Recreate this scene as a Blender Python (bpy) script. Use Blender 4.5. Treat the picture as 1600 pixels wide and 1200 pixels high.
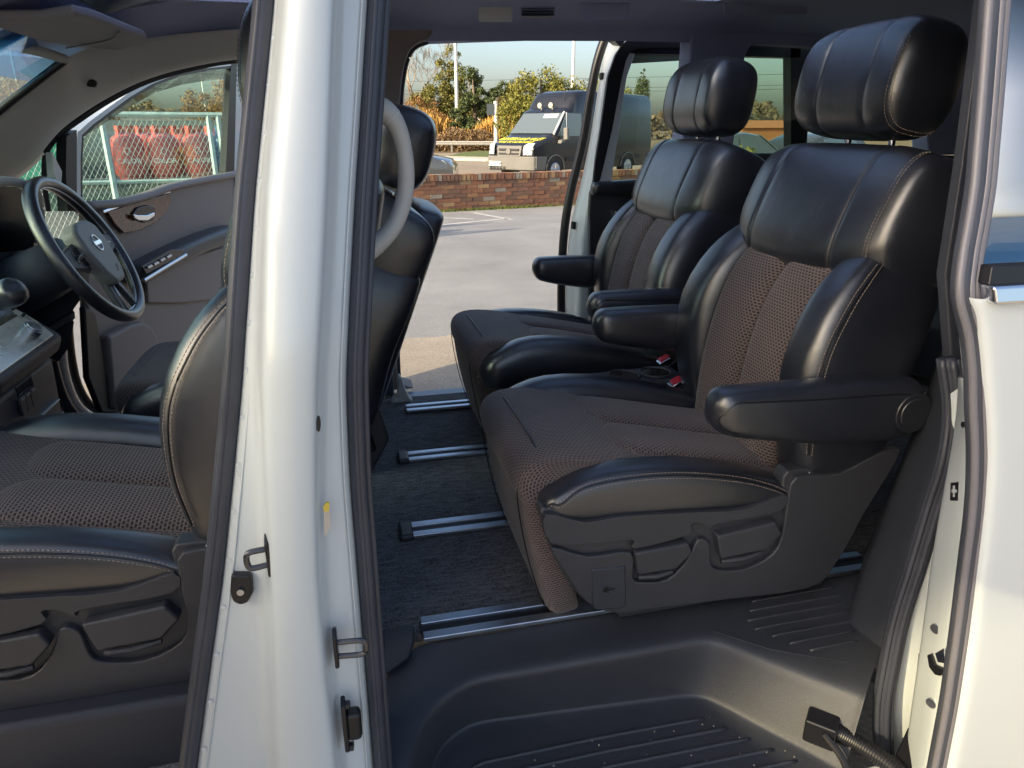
import bpy, bmesh, math, random
from mathutils import Vector, Matrix, noise as mnoise
random.seed(7)
V = Vector
R = math.radians
for o in list(bpy.data.objects):
    bpy.data.objects.remove(o)
scene = bpy.context.scene
C = scene.collection

# ---------------------------------------------------------------- camera
F_PX, YAW, PITCH, CAM_Z = 1100.0, R(13.5), R(19.8), 1.34
cam_d = bpy.data.cameras.new('camera')
cam = bpy.data.objects.new('camera', cam_d)
C.objects.link(cam)
cam.location = (0, 0, CAM_Z)
cam.rotation_euler = (R(90) - PITCH, 0, -YAW)
cam_d.sensor_fit = 'HORIZONTAL'
cam_d.sensor_width = 36
cam_d.lens = 36 * F_PX / 1600
cam_d.clip_start = 0.02
cam_d.clip_end = 3000
scene.camera = cam

# ---------------------------------------------------------------- sky, sun, exposure
SUN_EL = R(27)
SUN_DIR = V((0.92, 0.39, 0)).normalized()          # horizontal travel of the light
world = bpy.data.worlds.new('World')
scene.world = world
world.use_nodes = True
wn = world.node_tree
bg = wn.nodes['Background']
sky = wn.nodes.new('ShaderNodeTexSky')
sky.sky_type = 'NISHITA'
sky.sun_disc = False
sky.sun_elevation = SUN_EL
sky.sun_rotation = math.atan2(-SUN_DIR.x, -SUN_DIR.y)
sky.air_density = 1.0
sky.dust_density = 4.0
sky.ozone_density = 1.3
wn.links.new(sky.outputs[0], bg.inputs[0])
bg.inputs[1].default_value = 0.15
sun_d = bpy.data.lights.new('sun', 'SUN')
sun = bpy.data.objects.new('sun', sun_d)
C.objects.link(sun)
sun_d.energy = 3.3
sun_d.angle = R(0.6)
sun_d.color = (1.0, 0.82, 0.55)
light_dir = V((SUN_DIR.x * math.cos(SUN_EL), SUN_DIR.y * math.cos(SUN_EL), -math.sin(SUN_EL)))
sun.rotation_euler = light_dir.to_track_quat('-Z', 'Y').to_euler()
sun.location = (-20, -8, 12)
scene.render.engine = 'CYCLES'
scene.cycles.use_denoising = True
scene.cycles.max_bounces = 10
scene.cycles.diffuse_bounces = 5
scene.cycles.transparent_max_bounces = 16
scene.view_settings.view_transform = 'Standard'
scene.view_settings.look = 'None'
scene.view_settings.exposure = 1.1
scene.view_settings.gamma = 1.0
scene.view_settings.use_curve_mapping = False

# ---------------------------------------------------------------- measuring helper (photo pixel + one known coordinate -> point of the place)
_fw = V((math.sin(YAW) * math.cos(PITCH), math.cos(YAW) * math.cos(PITCH), -math.sin(PITCH)))
_rt = V((math.cos(YAW), -math.sin(YAW), 0))
_up = V((math.sin(YAW) * math.sin(PITCH), math.cos(YAW) * math.sin(PITCH), math.cos(PITCH)))
def ray(x, y):
    return _fw * F_PX + _rt * (x - 800) + _up * (600 - y)
def at(x, y, X=None, Y=None, Z=None):
    d = ray(x, y)
    t = X / d.x if X is not None else (Y / d.y if Y is not None else (Z - CAM_Z) / d.z)
    return V((d.x * t, d.y * t, CAM_Z + d.z * t))
def on_plane(x, y, p, n):
    d = ray(x, y)
    o = V((0, 0, CAM_Z))
    return o + d * ((p - o).dot(n) / d.dot(n))

# ---------------------------------------------------------------- materials
def material(name, col, rough=0.5, metal=0.0, spec=0.5, coat=0.0, noise=None, bump=None, bump_scale=200.0, var=0.0, var_scale=8.0, coords='Object', sheen=0.0):
    m = bpy.data.materials.new(name)
    m.use_nodes = True
    t = m.node_tree
    p = t.nodes['Principled BSDF']
    p.inputs['Base Color'].default_value = (*col, 1)
    p.inputs['Roughness'].default_value = rough
    p.inputs['Metallic'].default_value = metal
    p.inputs['Specular IOR Level'].default_value = spec
    p.inputs['Coat Weight'].default_value = coat
    p.inputs['Coat Roughness'].default_value = 0.08
    if sheen:
        p.inputs['Sheen Weight'].default_value = sheen
    tc = t.nodes.new('ShaderNodeTexCoord')
    if var:
        n = t.nodes.new('ShaderNodeTexNoise')
        n.inputs['Scale'].default_value = var_scale
        n.inputs['Detail'].default_value = 6
        n.inputs['Roughness'].default_value = 0.65
        t.links.new(tc.outputs[coords], n.inputs['Vector'])
        mp = t.nodes.new('ShaderNodeMapRange')
        mp.inputs[1].default_value = 0.3
        mp.inputs[2].default_value = 0.7
        mp.inputs[3].default_value = 1 - var
        mp.inputs[4].default_value = 1 + var
        t.links.new(n.outputs['Fac'], mp.inputs[0])
        mx = t.nodes.new('ShaderNodeVectorMath')
        mx.operation = 'SCALE'
        mx.inputs[0].default_value = col
        t.links.new(mp.outputs[0], mx.inputs['Scale'])
        t.links.new(mx.outputs[0], p.inputs['Base Color'])
        mr = t.nodes.new('ShaderNodeMapRange')
        mr.inputs[1].default_value = 0.3
        mr.inputs[2].default_value = 0.7
        mr.inputs[3].default_value = max(0.03, rough - 0.07)
        mr.inputs[4].default_value = min(1, rough + 0.07)
        t.links.new(n.outputs['Fac'], mr.inputs[0])
        t.links.new(mr.outputs[0], p.inputs['Roughness'])
    if bump:
        n2 = t.nodes.new('ShaderNodeTexNoise')
        n2.inputs['Scale'].default_value = bump_scale
        n2.inputs['Detail'].default_value = 3
        t.links.new(tc.outputs[coords], n2.inputs['Vector'])
        b = t.nodes.new('ShaderNodeBump')
        b.inputs['Strength'].default_value = bump
        b.inputs['Distance'].default_value = 0.002
        t.links.new(n2.outputs['Fac'], b.inputs['Height'])
        t.links.new(b.outputs[0], p.inputs['Normal'])
    return m

def leather_material(name, col, rough):
    m = material(name, col, rough, spec=1.0, var=0.18, var_scale=9, coat=0.7)
    t = m.node_tree
    p = t.nodes['Principled BSDF']
    p.inputs['Coat Roughness'].default_value = 0.33
    tc = [n for n in t.nodes if n.type == 'TEX_COORD'][0]
    v = t.nodes.new('ShaderNodeTexVoronoi')
    v.feature = 'DISTANCE_TO_EDGE'
    v.inputs['Scale'].default_value = 620
    t.links.new(tc.outputs['Object'], v.inputs['Vector'])
    n = t.nodes.new('ShaderNodeTexNoise')
    n.inputs['Scale'].default_value = 14
    n.inputs['Detail'].default_value = 4
    t.links.new(tc.outputs['Object'], n.inputs['Vector'])
    b = t.nodes.new('ShaderNodeBump')
    b.inputs['Strength'].default_value = 0.12
    b.inputs['Distance'].default_value = 0.001
    t.links.new(v.outputs['Distance'], b.inputs['Height'])
    mp = t.nodes.new('ShaderNodeMapping')
    mp.inputs['Scale'].default_value = (1, 2.6, 1)
    mp.inputs['Rotation'].default_value = (0.4, 0.3, 0.2)
    t.links.new(tc.outputs['Object'], mp.inputs[0])
    cr = t.nodes.new('ShaderNodeTexNoise')
    cr.noise_type = 'RIDGED_MULTIFRACTAL'
    cr.inputs['Scale'].default_value = 16
    cr.inputs['Detail'].default_value = 3
    t.links.new(mp.outputs[0], cr.inputs['Vector'])
    b3 = t.nodes.new('ShaderNodeBump')
    b3.inputs['Strength'].default_value = 0.10
    b3.inputs['Distance'].default_value = 0.003
    t.links.new(cr.outputs['Fac'], b3.inputs['Height'])
    b2 = t.nodes.new('ShaderNodeBump')
    b2.inputs['Strength'].default_value = 0.25
    b2.inputs['Distance'].default_value = 0.01
    t.links.new(n.outputs['Fac'], b2.inputs['Height'])
    t.links.new(b3.outputs[0], b2.inputs['Normal'])
    t.links.new(b2.outputs[0], b.inputs['Normal'])
    t.links.new(b.outputs[0], p.inputs['Normal'])
    return m

def fabric_material(name, thread, pit, w=8.6, h=5.4, mort=1.5):
    m = bpy.data.materials.new(name)
    m.use_nodes = True
    t = m.node_tree
    p = t.nodes['Principled BSDF']
    p.inputs['Roughness'].default_value = 0.72
    p.inputs['Sheen Weight'].default_value = 0.25
    p.inputs['Sheen Roughness'].default_value = 0.4
    tc = t.nodes.new('ShaderNodeTexCoord')
    sc = t.nodes.new('ShaderNodeVectorMath')
    sc.operation = 'SCALE'
    sc.inputs['Scale'].default_value = 1000
    t.links.new(tc.outputs['UV'], sc.inputs[0])
    b = t.nodes.new('ShaderNodeTexBrick')
    b.offset = 0.5
    b.inputs['Scale'].default_value = 1
    b.inputs['Brick Width'].default_value = w
    b.inputs['Row Height'].default_value = h
    b.inputs['Mortar Size'].default_value = mort
    b.inputs['Mortar Smooth'].default_value = 0.7
    b.inputs['Color1'].default_value = (*pit, 1)
    b.inputs['Color2'].default_value = (*[c * 1.5 for c in pit], 1)
    b.inputs['Mortar'].default_value = (*thread, 1)
    t.links.new(sc.outputs[0], b.inputs['Vector'])
    n = t.nodes.new('ShaderNodeTexNoise')
    n.inputs['Scale'].default_value = 7
    n.inputs['Detail'].default_value = 5
    t.links.new(tc.outputs['Object'], n.inputs['Vector'])
    mr = t.nodes.new('ShaderNodeMapRange')
    mr.inputs[3].default_value = 0.7
    mr.inputs[4].default_value = 1.3
    t.links.new(n.outputs['Fac'], mr.inputs[0])
    mx = t.nodes.new('ShaderNodeVectorMath')
    mx.operation = 'SCALE'
    t.links.new(b.outputs['Color'], mx.inputs[0])
    t.links.new(mr.outputs[0], mx.inputs['Scale'])
    t.links.new(mx.outputs[0], p.inputs['Base Color'])
    bp = t.nodes.new('ShaderNodeBump')
    bp.inputs['Strength'].default_value = 0.9
    bp.inputs['Distance'].default_value = 0.0015
    t.links.new(b.outputs['Fac'], bp.inputs['Height'])
    t.links.new(bp.outputs[0], p.inputs['Normal'])
    return m

def glass_material(name, tint, base=0.035):
    m = bpy.data.materials.new(name)
    m.use_nodes = True
    t = m.node_tree
    for n in list(t.nodes):
        if n.type == 'BSDF_PRINCIPLED':
            t.nodes.remove(n)
    out = [n for n in t.nodes if n.type == 'OUTPUT_MATERIAL'][0]
    tr = t.nodes.new('ShaderNodeBsdfTransparent')
    tr.inputs[0].default_value = (*tint, 1)
    gl = t.nodes.new('ShaderNodeBsdfGlossy')
    gl.inputs['Roughness'].default_value = 0.02
    gl.inputs['Color'].default_value = (0.9, 0.95, 1, 1)
    ge = t.nodes.new('ShaderNodeNewGeometry')
    dt = t.nodes.new('ShaderNodeVectorMath')
    dt.operation = 'DOT_PRODUCT'
    t.links.new(ge.outputs['Normal'], dt.inputs[0])
    t.links.new(ge.outputs['Incoming'], dt.inputs[1])
    def mth(op, a, b=None):
        q = t.nodes.new('ShaderNodeMath')
        q.operation = op
        if hasattr(a, 'default_value') or hasattr(a, 'links'):
            t.links.new(a, q.inputs[0])
        else:
            q.inputs[0].default_value = a
        if b is not None:
            if hasattr(b, 'links'):
                t.links.new(b, q.inputs[1])
            else:
                q.inputs[1].default_value = b
        return q.outputs[0]
    co = mth('ABSOLUTE', dt.outputs['Value'])
    om = mth('SUBTRACT', 1.0, co)
    pw = mth('POWER', om, 5.0)
    fac = mth('MULTIPLY_ADD', pw, 0.9)
    fac.node.inputs[2].default_value = base
    mx = t.nodes.new('ShaderNodeMixShader')
    t.links.new(fac, mx.inputs[0])
    t.links.new(tr.outputs[0], mx.inputs[1])
    t.links.new(gl.outputs[0], mx.inputs[2])
    t.links.new(mx.outputs[0], out.inputs[0])
    return m

M = {
    'leather': leather_material('black_leather', (0.012, 0.0145, 0.023), 0.36),
    'leather_matt': leather_material('soft_black_leather', (0.010, 0.012, 0.019), 0.45),
    'fabric': fabric_material('brown_woven_fabric', (0.165, 0.120, 0.112), (0.013, 0.011, 0.012), 9.2, 6.2, 2.1),
    'fabric_fine': fabric_material('brown_woven_fabric_fine', (0.150, 0.110, 0.102), (0.014, 0.012, 0.014), 7.4, 5.0, 1.7),
    'thread': material('tan_thread', (0.30, 0.24, 0.20), 0.7),
    'plastic': material('dark_grained_plastic', (0.041, 0.044, 0.054), 0.38, bump=0.35, bump_scale=900, var=0.12, var_scale=5),
    'plastic_soft': material('soft_dark_plastic', (0.032, 0.036, 0.049), 0.5, bump=0.3, bump_scale=700, var=0.12, var_scale=4),
    'rubber': material('weather_strip_rubber', (0.048, 0.053, 0.070), 0.45, var=0.15, var_scale=12),
    'black': material('black_plastic', (0.009, 0.009, 0.012), 0.4),
    'gloss_black': material('gloss_black', (0.006, 0.006, 0.008), 0.12),
    'white': material('pearl_white_paint', (0.575, 0.625, 0.645), 0.30, coat=0.5),
    'white_out': material('pearl_white_clearcoat', (0.575, 0.625, 0.645), 0.22, coat=1.0),
    'chrome': material('chrome', (0.78, 0.80, 0.83), 0.12, 1.0),
    'satin': material('satin_silver', (0.52, 0.55, 0.60), 0.32, 1.0, var=0.08, var_scale=20),
    'alu': material('aluminium_rail', (0.50, 0.56, 0.64), 0.38, 1.0, var=0.12, var_scale=30),
    'headliner': material('headliner_cloth', (0.32, 0.355, 0.54), 0.9, bump=0.3, bump_scale=600, var=0.06, var_scale=5),
    'trim_brown': material('taupe_trim', (0.25, 0.20, 0.185), 0.55, bump=0.25, bump_scale=700, var=0.08, var_scale=4),
    'trim_grey': material('grey_trim', (0.52, 0.52, 0.50), 0.6, bump=0.2, bump_scale=700, var=0.08, var_scale=4),
    'pale_grip': material('pale_grey_grip', (0.42, 0.43, 0.43), 0.5, bump=0.15, bump_scale=700),
    'red': material('red_button', (0.55, 0.03, 0.06), 0.3),
    'wood': material('wood_trim', (0.11, 0.038, 0.018), 0.2, coat=0.5, var=0.5, var_scale=30),
    'glass': glass_material('clear_glass', (0.93, 0.98, 0.95)),
    'glass_green': glass_material('green_glass', (0.80, 0.93, 0.88)),
    'glass_privacy': glass_material('privacy_glass', (0.80, 0.86, 0.81)),
}

def carpet_material():
    m = bpy.data.materials.new('black_carpet')
    m.use_nodes = True
    t = m.node_tree
    p = t.nodes['Principled BSDF']
    p.inputs['Roughness'].default_value = 0.95
    p.inputs['Sheen Weight'].default_value = 0.15
    tc = t.nodes.new('ShaderNodeTexCoord')
    mp = t.nodes.new('ShaderNodeMapping')
    mp.inputs['Scale'].default_value = (14, 75, 14)
    t.links.new(tc.outputs['Object'], mp.inputs[0])
    n = t.nodes.new('ShaderNodeTexNoise')
    n.inputs['Scale'].default_value = 2.0
    n.inputs['Detail'].default_value = 6
    n.inputs['Roughness'].default_value = 0.7
    t.links.new(mp.outputs[0], n.inputs['Vector'])
    n2 = t.nodes.new('ShaderNodeTexNoise')
    n2.inputs['Scale'].default_value = 300
    t.links.new(tc.outputs['Object'], n2.inputs['Vector'])
    ad = t.nodes.new('ShaderNodeMath')
    ad.operation = 'MULTIPLY_ADD'
    ad.inputs[1].default_value = 0.75
    t.links.new(n2.outputs['Fac'], ad.inputs[0])
    t.links.new(n.outputs['Fac'], ad.inputs[2])
    cr = t.nodes.new('ShaderNodeValToRGB')
    cr.color_ramp.elements[0].position = 0.66
    cr.color_ramp.elements[0].color = (0.010, 0.010, 0.013, 1)
    cr.color_ramp.elements[1].position = 1.12
    cr.color_ramp.elements[1].color = (0.20, 0.20, 0.215, 1)
    t.links.new(ad.outputs[0], cr.inputs[0])
    t.links.new(cr.outputs[0], p.inputs['Base Color'])
    b = t.nodes.new('ShaderNodeBump')
    b.inputs['Strength'].default_value = 1.0
    b.inputs['Distance'].default_value = 0.006
    t.links.new(ad.outputs[0], b.inputs['Height'])
    t.links.new(b.outputs[0], p.inputs['Normal'])
    return m
M['carpet'] = carpet_material()

# ---------------------------------------------------------------- object helpers
ROOT_LOC = {}
def tag(o, label, cat, group=None):
    o['label'] = label
    o['category'] = cat
    if group:
        o['group'] = group
    return o
def thing(name, label, cat, loc=(0, 0, 0), group=None):
    o = bpy.data.objects.new(name, None)
    o.empty_display_size = 0.1
    C.objects.link(o)
    o.location = loc
    ROOT_LOC[o] = V(loc)
    return tag(o, label, cat, group)
def link(name, me, mat, parent=None):
    if mat is not None:
        me.materials.append(M[mat] if isinstance(mat, str) else mat)
    o = bpy.data.objects.new(name, me)
    C.objects.link(o)
    if parent is not None:
        o.parent = parent
        if parent in ROOT_LOC:
            o.matrix_parent_inverse = Matrix.Translation(-ROOT_LOC[parent])
    return o
def copy_thing(root, loc, label, scale=None, group=None, rotz=0):
    r = root.copy()
    C.objects.link(r)
    r.location = loc
    r.rotation_euler = (0, 0, rotz)
    ROOT_LOC[r] = ROOT_LOC[root]
    if scale:
        r.scale = scale
    r['label'] = label
    if group:
        r['group'] = group
    for ch in list(root.children):
        c = ch.copy()
        C.objects.link(c)
        c.parent = r
        c.matrix_parent_inverse = ch.matrix_parent_inverse.copy()
        for g in ch.children:
            d = g.copy()
            C.objects.link(d)
            d.parent = c
    return r
def finish(o, smooth=True, angle=None, bevel=0, seg=2, sub=0):
    me = o.data
    if smooth:
        me.polygons.foreach_set('use_smooth', [True] * len(me.polygons))
        if angle:
            me.set_sharp_from_angle(angle=R(angle))
    if bevel:
        b = o.modifiers.new('bevel', 'BEVEL')
        b.width = bevel
        b.segments = seg
        b.limit_method = 'ANGLE'
        b.angle_limit = R(30)
        b.harden_normals = True
    if sub:
        s = o.modifiers.new('subsurf', 'SUBSURF')
        s.levels = s.render_levels = sub
    return o

class MB:
    def __init__(self):
        self.v, self.f = [], []
    def add(self, vs, fs):
        k = len(self.v)
        self.v += [tuple(p) for p in vs]
        self.f += [tuple(i + k for i in f) for f in fs]
        return self
    def box(self, c, s, rot=None):
        c, s = V(c), V(s) / 2
        vs = []
        for z in (-1, 1):
            for y in (-1, 1):
                for x in (-1, 1):
                    p = V((x * s.x, y * s.y, z * s.z))
                    if rot is not None:
                        p = rot @ p
                    vs.append(c + p)
        return self.add(vs, [(0, 2, 3, 1), (4, 5, 7, 6), (0, 1, 5, 4), (2, 6, 7, 3), (0, 4, 6, 2), (1, 3, 7, 5)])
    def prism(self, poly, off):
        n = len(poly)
        off = V(off)
        vs = [V(p) for p in poly] + [V(p) + off for p in poly]
        nrm = V((0, 0, 0))
        for i in range(n):
            a, b = V(poly[i]), V(poly[(i + 1) % n])
            nrm += a.cross(b)
        flip = nrm.dot(off) > 0
        top = tuple(range(n, 2 * n))
        bot = tuple(range(n - 1, -1, -1))
        sides = [(i, (i + 1) % n, n + (i + 1) % n, n + i) for i in range(n)]
        fs = [bot, top] + sides
        if not flip:
            fs = [tuple(reversed(f)) for f in fs]
        return self.add(vs, fs)
    def tube(self, path, r, n=8, cap=True, flat=1.0, upv=None):
        path = [V(p) for p in path]
        rr = r if isinstance(r, (list, tuple)) else [r] * len(path)
        vs, fs = [], []
        for i, p in enumerate(path):
            t = (path[min(i + 1, len(path) - 1)] - path[max(i - 1, 0)])
            t.normalize()
            a = V(upv) if upv is not None else (V((0, 0, 1)) if abs(t.z) < 0.9 else V((1, 0, 0)))
            u = t.cross(a).normalized()
            w = u.cross(t).normalized()
            for k in range(n):
                g = 2 * math.pi * k / n
                vs.append(p + u * math.cos(g) * rr[i] + w * math.sin(g) * rr[i] * flat)
        for i in range(len(path) - 1):
            for k in range(n):
                a, b = i * n + k, i * n + (k + 1) % n
                fs.append((a, b, b + n, a + n))
        if cap:
            fs.append(tuple(range(n - 1, -1, -1)))
            fs.append(tuple((len(path) - 1) * n + k for k in range(n)))
        return self.add(vs, fs)
    def disc(self, c, axis, r, depth, n=24):
        c, axis = V(c), V(axis).normalized()
        return self.tube([c, c + axis * depth], r, n)
    def mesh(self, name):
        me = bpy.data.meshes.new(name)
        me.from_pydata(self.v, [], self.f)
        me.update()
        bm = bmesh.new()
        bm.from_mesh(me)
        bmesh.ops.recalc_face_normals(bm, faces=bm.faces)
        bm.to_mesh(me)
        bm.free()
        return me
    def build(self, name, mat, parent=None, smooth=True, angle=35, bevel=0, seg=2, sub=0):
        o = link(name, self.mesh(name), mat, parent)
        return finish(o, smooth, angle, bevel, seg, sub)

def smooth_path(pts, k=6, closed=False):
    """Catmull-Rom through points"""
    pts = [V(p) for p in pts]
    n = len(pts)
    out = []
    rng = n if closed else n - 1
    for i in range(rng):
        if closed:
            p0, p1, p2, p3 = pts[(i - 1) % n], pts[i], pts[(i + 1) % n], pts[(i + 2) % n]
        else:
            p1, p2 = pts[i], pts[i + 1]
            p0 = pts[i - 1] if i > 0 else p1 * 2 - p2
            p3 = pts[i + 2] if i + 2 < n else p2 * 2 - p1
        for j in range(k):
            t = j / k
            out.append(0.5 * ((2 * p1) + (p2 - p0) * t + (2 * p0 - 5 * p1 + 4 * p2 - p3) * t * t + (3 * p1 - p0 - 3 * p2 + p3) * t ** 3))
    if not closed:
        out.append(pts[-1].copy())
    return out

def loft(name, secs, mat, parent=None, closed=True, cap=True, sub=0, angle=None, extra_mats=None, mat_fn=None):
    """skin a list of sections (lists of points); metric UVs"""
    n = len(secs[0])
    vs = [tuple(p) for s in secs for p in s]
    fs, uvs = [], []
    m = n if closed else n - 1
    us = []
    for s in secs:
        acc = [0.0]
        for i in range(m):
            acc.append(acc[-1] + (V(s[(i + 1) % n]) - V(s[i])).length)
        us.append(acc)
    mid = len(secs) // 2
    ubase = us[mid]
    vv = [0.0]
    for j in range(len(secs) - 1):
        d = sum((V(secs[j + 1][i]) - V(secs[j][i])).length for i in range(n)) / n
        vv.append(vv[-1] + d)
    for j in range(len(secs) - 1):
        for i in range(m):
            a, b = j * n + i, j * n + (i + 1) % n
            fs.append((a, b, b + n, a + n))
            uvs.append([(ubase[i], vv[j]), (ubase[i + 1], vv[j]), (ubase[i + 1], vv[j + 1]), (ubase[i], vv[j + 1])])
    if cap and closed:
        for base, rev in ((0, True), ((len(secs) - 1) * n, False)):
            f = tuple(base + i for i in range(n))
            fs.append(tuple(reversed(f)) if rev else f)
            uvs.append([(vs[i][0], vs[i][2]) for i in fs[-1]])
    me = bpy.data.meshes.new(name)
    me.from_pydata(vs, [], fs)
    uvl = me.uv_layers.new(name='UVMap')
    k = 0
    for f in uvs:
        for c in f:
            uvl.data[k].uv = c
            k += 1
    me.update()
    if closed:
        bm = bmesh.new()
        bm.from_mesh(me)
        bmesh.ops.recalc_face_normals(bm, faces=bm.faces)
        bm.to_mesh(me)
        bm.free()
    o = link(name, me, mat, parent)
    if extra_mats:
        for x in extra_mats:
            me.materials.append(M[x])
        for p in me.polygons:
            p.material_index = mat_fn(p.center)
    finish(o, True, angle, sub=sub)
    return o

def sgnpow(c, e):
    return math.copysign(abs(c) ** e, c)
def sup(n, a, b, e):
    """superellipse points; e=2 ellipse, larger = boxier"""
    return [(a * sgnpow(math.cos(2 * math.pi * k / n), 2 / e), b * sgnpow(math.sin(2 * math.pi * k / n), 2 / e)) for k in range(n)]

def pillow(name, st, mat, parent, n=28, e=3.0, r0=0.0, r1=0.0, steps=5, grooves=(), depth=0.003, sub=1, fn=None):
    """sweep superellipses along stations (centre, U, V, a, b); rounded ends of length r0, r1; grooves at station parameters 0..1"""
    st = [(V(c), V(u), V(v), a, b) for c, u, v, a, b in st]
    secs = []
    def sec(c, u, v, a, b, s, dl=0.0):
        return [c + u * (p[0]) + v * (p[1]) for p in sup(n, max(1e-4, a * s - dl), max(1e-4, b * s - dl), e)]
    if r0:
        t = (st[0][0] - st[1][0]).normalized()
        for k in range(steps):
            g = (k + 0.15) / (steps + 0.15) * math.pi / 2
            secs.append(sec(st[0][0] + t * r0 * math.cos(g), *st[0][1:], math.sin(g)))
    N = len(st)
    marks = []
    for i, s in enumerate(st):
        marks.append((i / (N - 1), s, 0.0))
    def lerp(q):
        x = q * (N - 1)
        i = min(int(x), N - 2)
        f = x - i
        a, b = st[i], st[i + 1]
        return (a[0].lerp(b[0], f), a[1].lerp(b[1], f), a[2].lerp(b[2], f), a[3] + (b[3] - a[3]) * f, a[4] + (b[4] - a[4]) * f)
    tot = sum((st[i + 1][0] - st[i][0]).length for i in range(N - 1))
    w = 0.005 / tot
    for g in grooves:
        marks = [m for m in marks if abs(m[0] - g) > 1.8 * w]
        for dq, dl in ((-1.6 * w, 0), (-0.6 * w, depth * 0.5), (0, depth), (0.6 * w, depth * 0.5), (1.6 * w, 0)):
            marks.append((g + dq, lerp(min(1, max(0, g + dq))), dl))
    marks.sort(key=lambda m: m[0])
    for q, s, dl in marks:
        secs.append(sec(*s, 1.0, dl))
    if r1:
        t = (st[-1][0] - st[-2][0]).normalized()
        for k in range(steps - 1, -1, -1):
            g = (k + 0.15) / (steps + 0.15) * math.pi / 2
            secs.append(sec(st[-1][0] + t * r1 * math.cos(g), *st[-1][1:], math.sin(g)))
    secs = [[p + mnoise.noise_vector(p * 16) * 0.0016 + mnoise.noise_vector(p * 45) * 0.0005 for p in s] for s in secs]
    if fn:
        secs = [[fn(p) for p in s] for s in secs]
    return loft(name, secs, mat, parent, sub=sub)

def stitches(name, path, parent, mat='thread', pitch=0.0065, length=0.0045, r=0.0007, off=None):
    """a row of thread stitches along a path"""
    path = smooth_path(path, 8)
    mb = MB()
    acc, i = 0.0, 0
    seglen = [(path[j + 1] - path[j]).length for j in range(len(path) - 1)]
    tot = sum(seglen)
    def pos(s):
        k = 0
        while k < len(seglen) - 1 and s > seglen[k]:
            s -= seglen[k]
            k += 1
        return path[k].lerp(path[k + 1], min(1, s / max(seglen[k], 1e-9)))
    s = 0.0
    while s + length < tot:
        mb.tube([pos(s), pos(s + length)], r, 4)
        s += pitch
    o = mb.build(name, mat, parent, angle=None)
    return o
# ---------------------------------------------------------------- seats
YC = 1.27            # centre line of the seat as it is built
SEAT_O = (0.55, YC, 0.46)
def crown(pts_xz, y0, y1, n, drop, seams=()):
    """profile in XZ repeated across Y with a pillow crown"""
    secs = []
    ys = [y0 + (y1 - y0) * i / (n - 1) for i in range(n)]
    cx = sum(p[0] for p in pts_xz) / len(pts_xz)
    cz = sum(p[1] for p in pts_xz) / len(pts_xz)
    for y in ys:
        t = abs(2 * (y - y0) / (y1 - y0) - 1)
        s = 1 - drop * t ** 4
        secs.append([V((cx + (x - cx) * s, y, cz + (z - cz) * s)) for x, z in pts_xz])
    def end(y, s):
        return [V((cx + (x - cx) * s, y, cz + (z - cz) * s)) for x, z in pts_xz]
    b = 1 - drop
    secs = [end(y0 - .016, b * .5), end(y0 - .0155, b * .86), end(y0 - .010, b * .95)] + secs + [end(y1 + .010, b * .95), end(y1 + .0155, b * .86), end(y1 + .016, b * .5)]
    return secs

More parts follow.
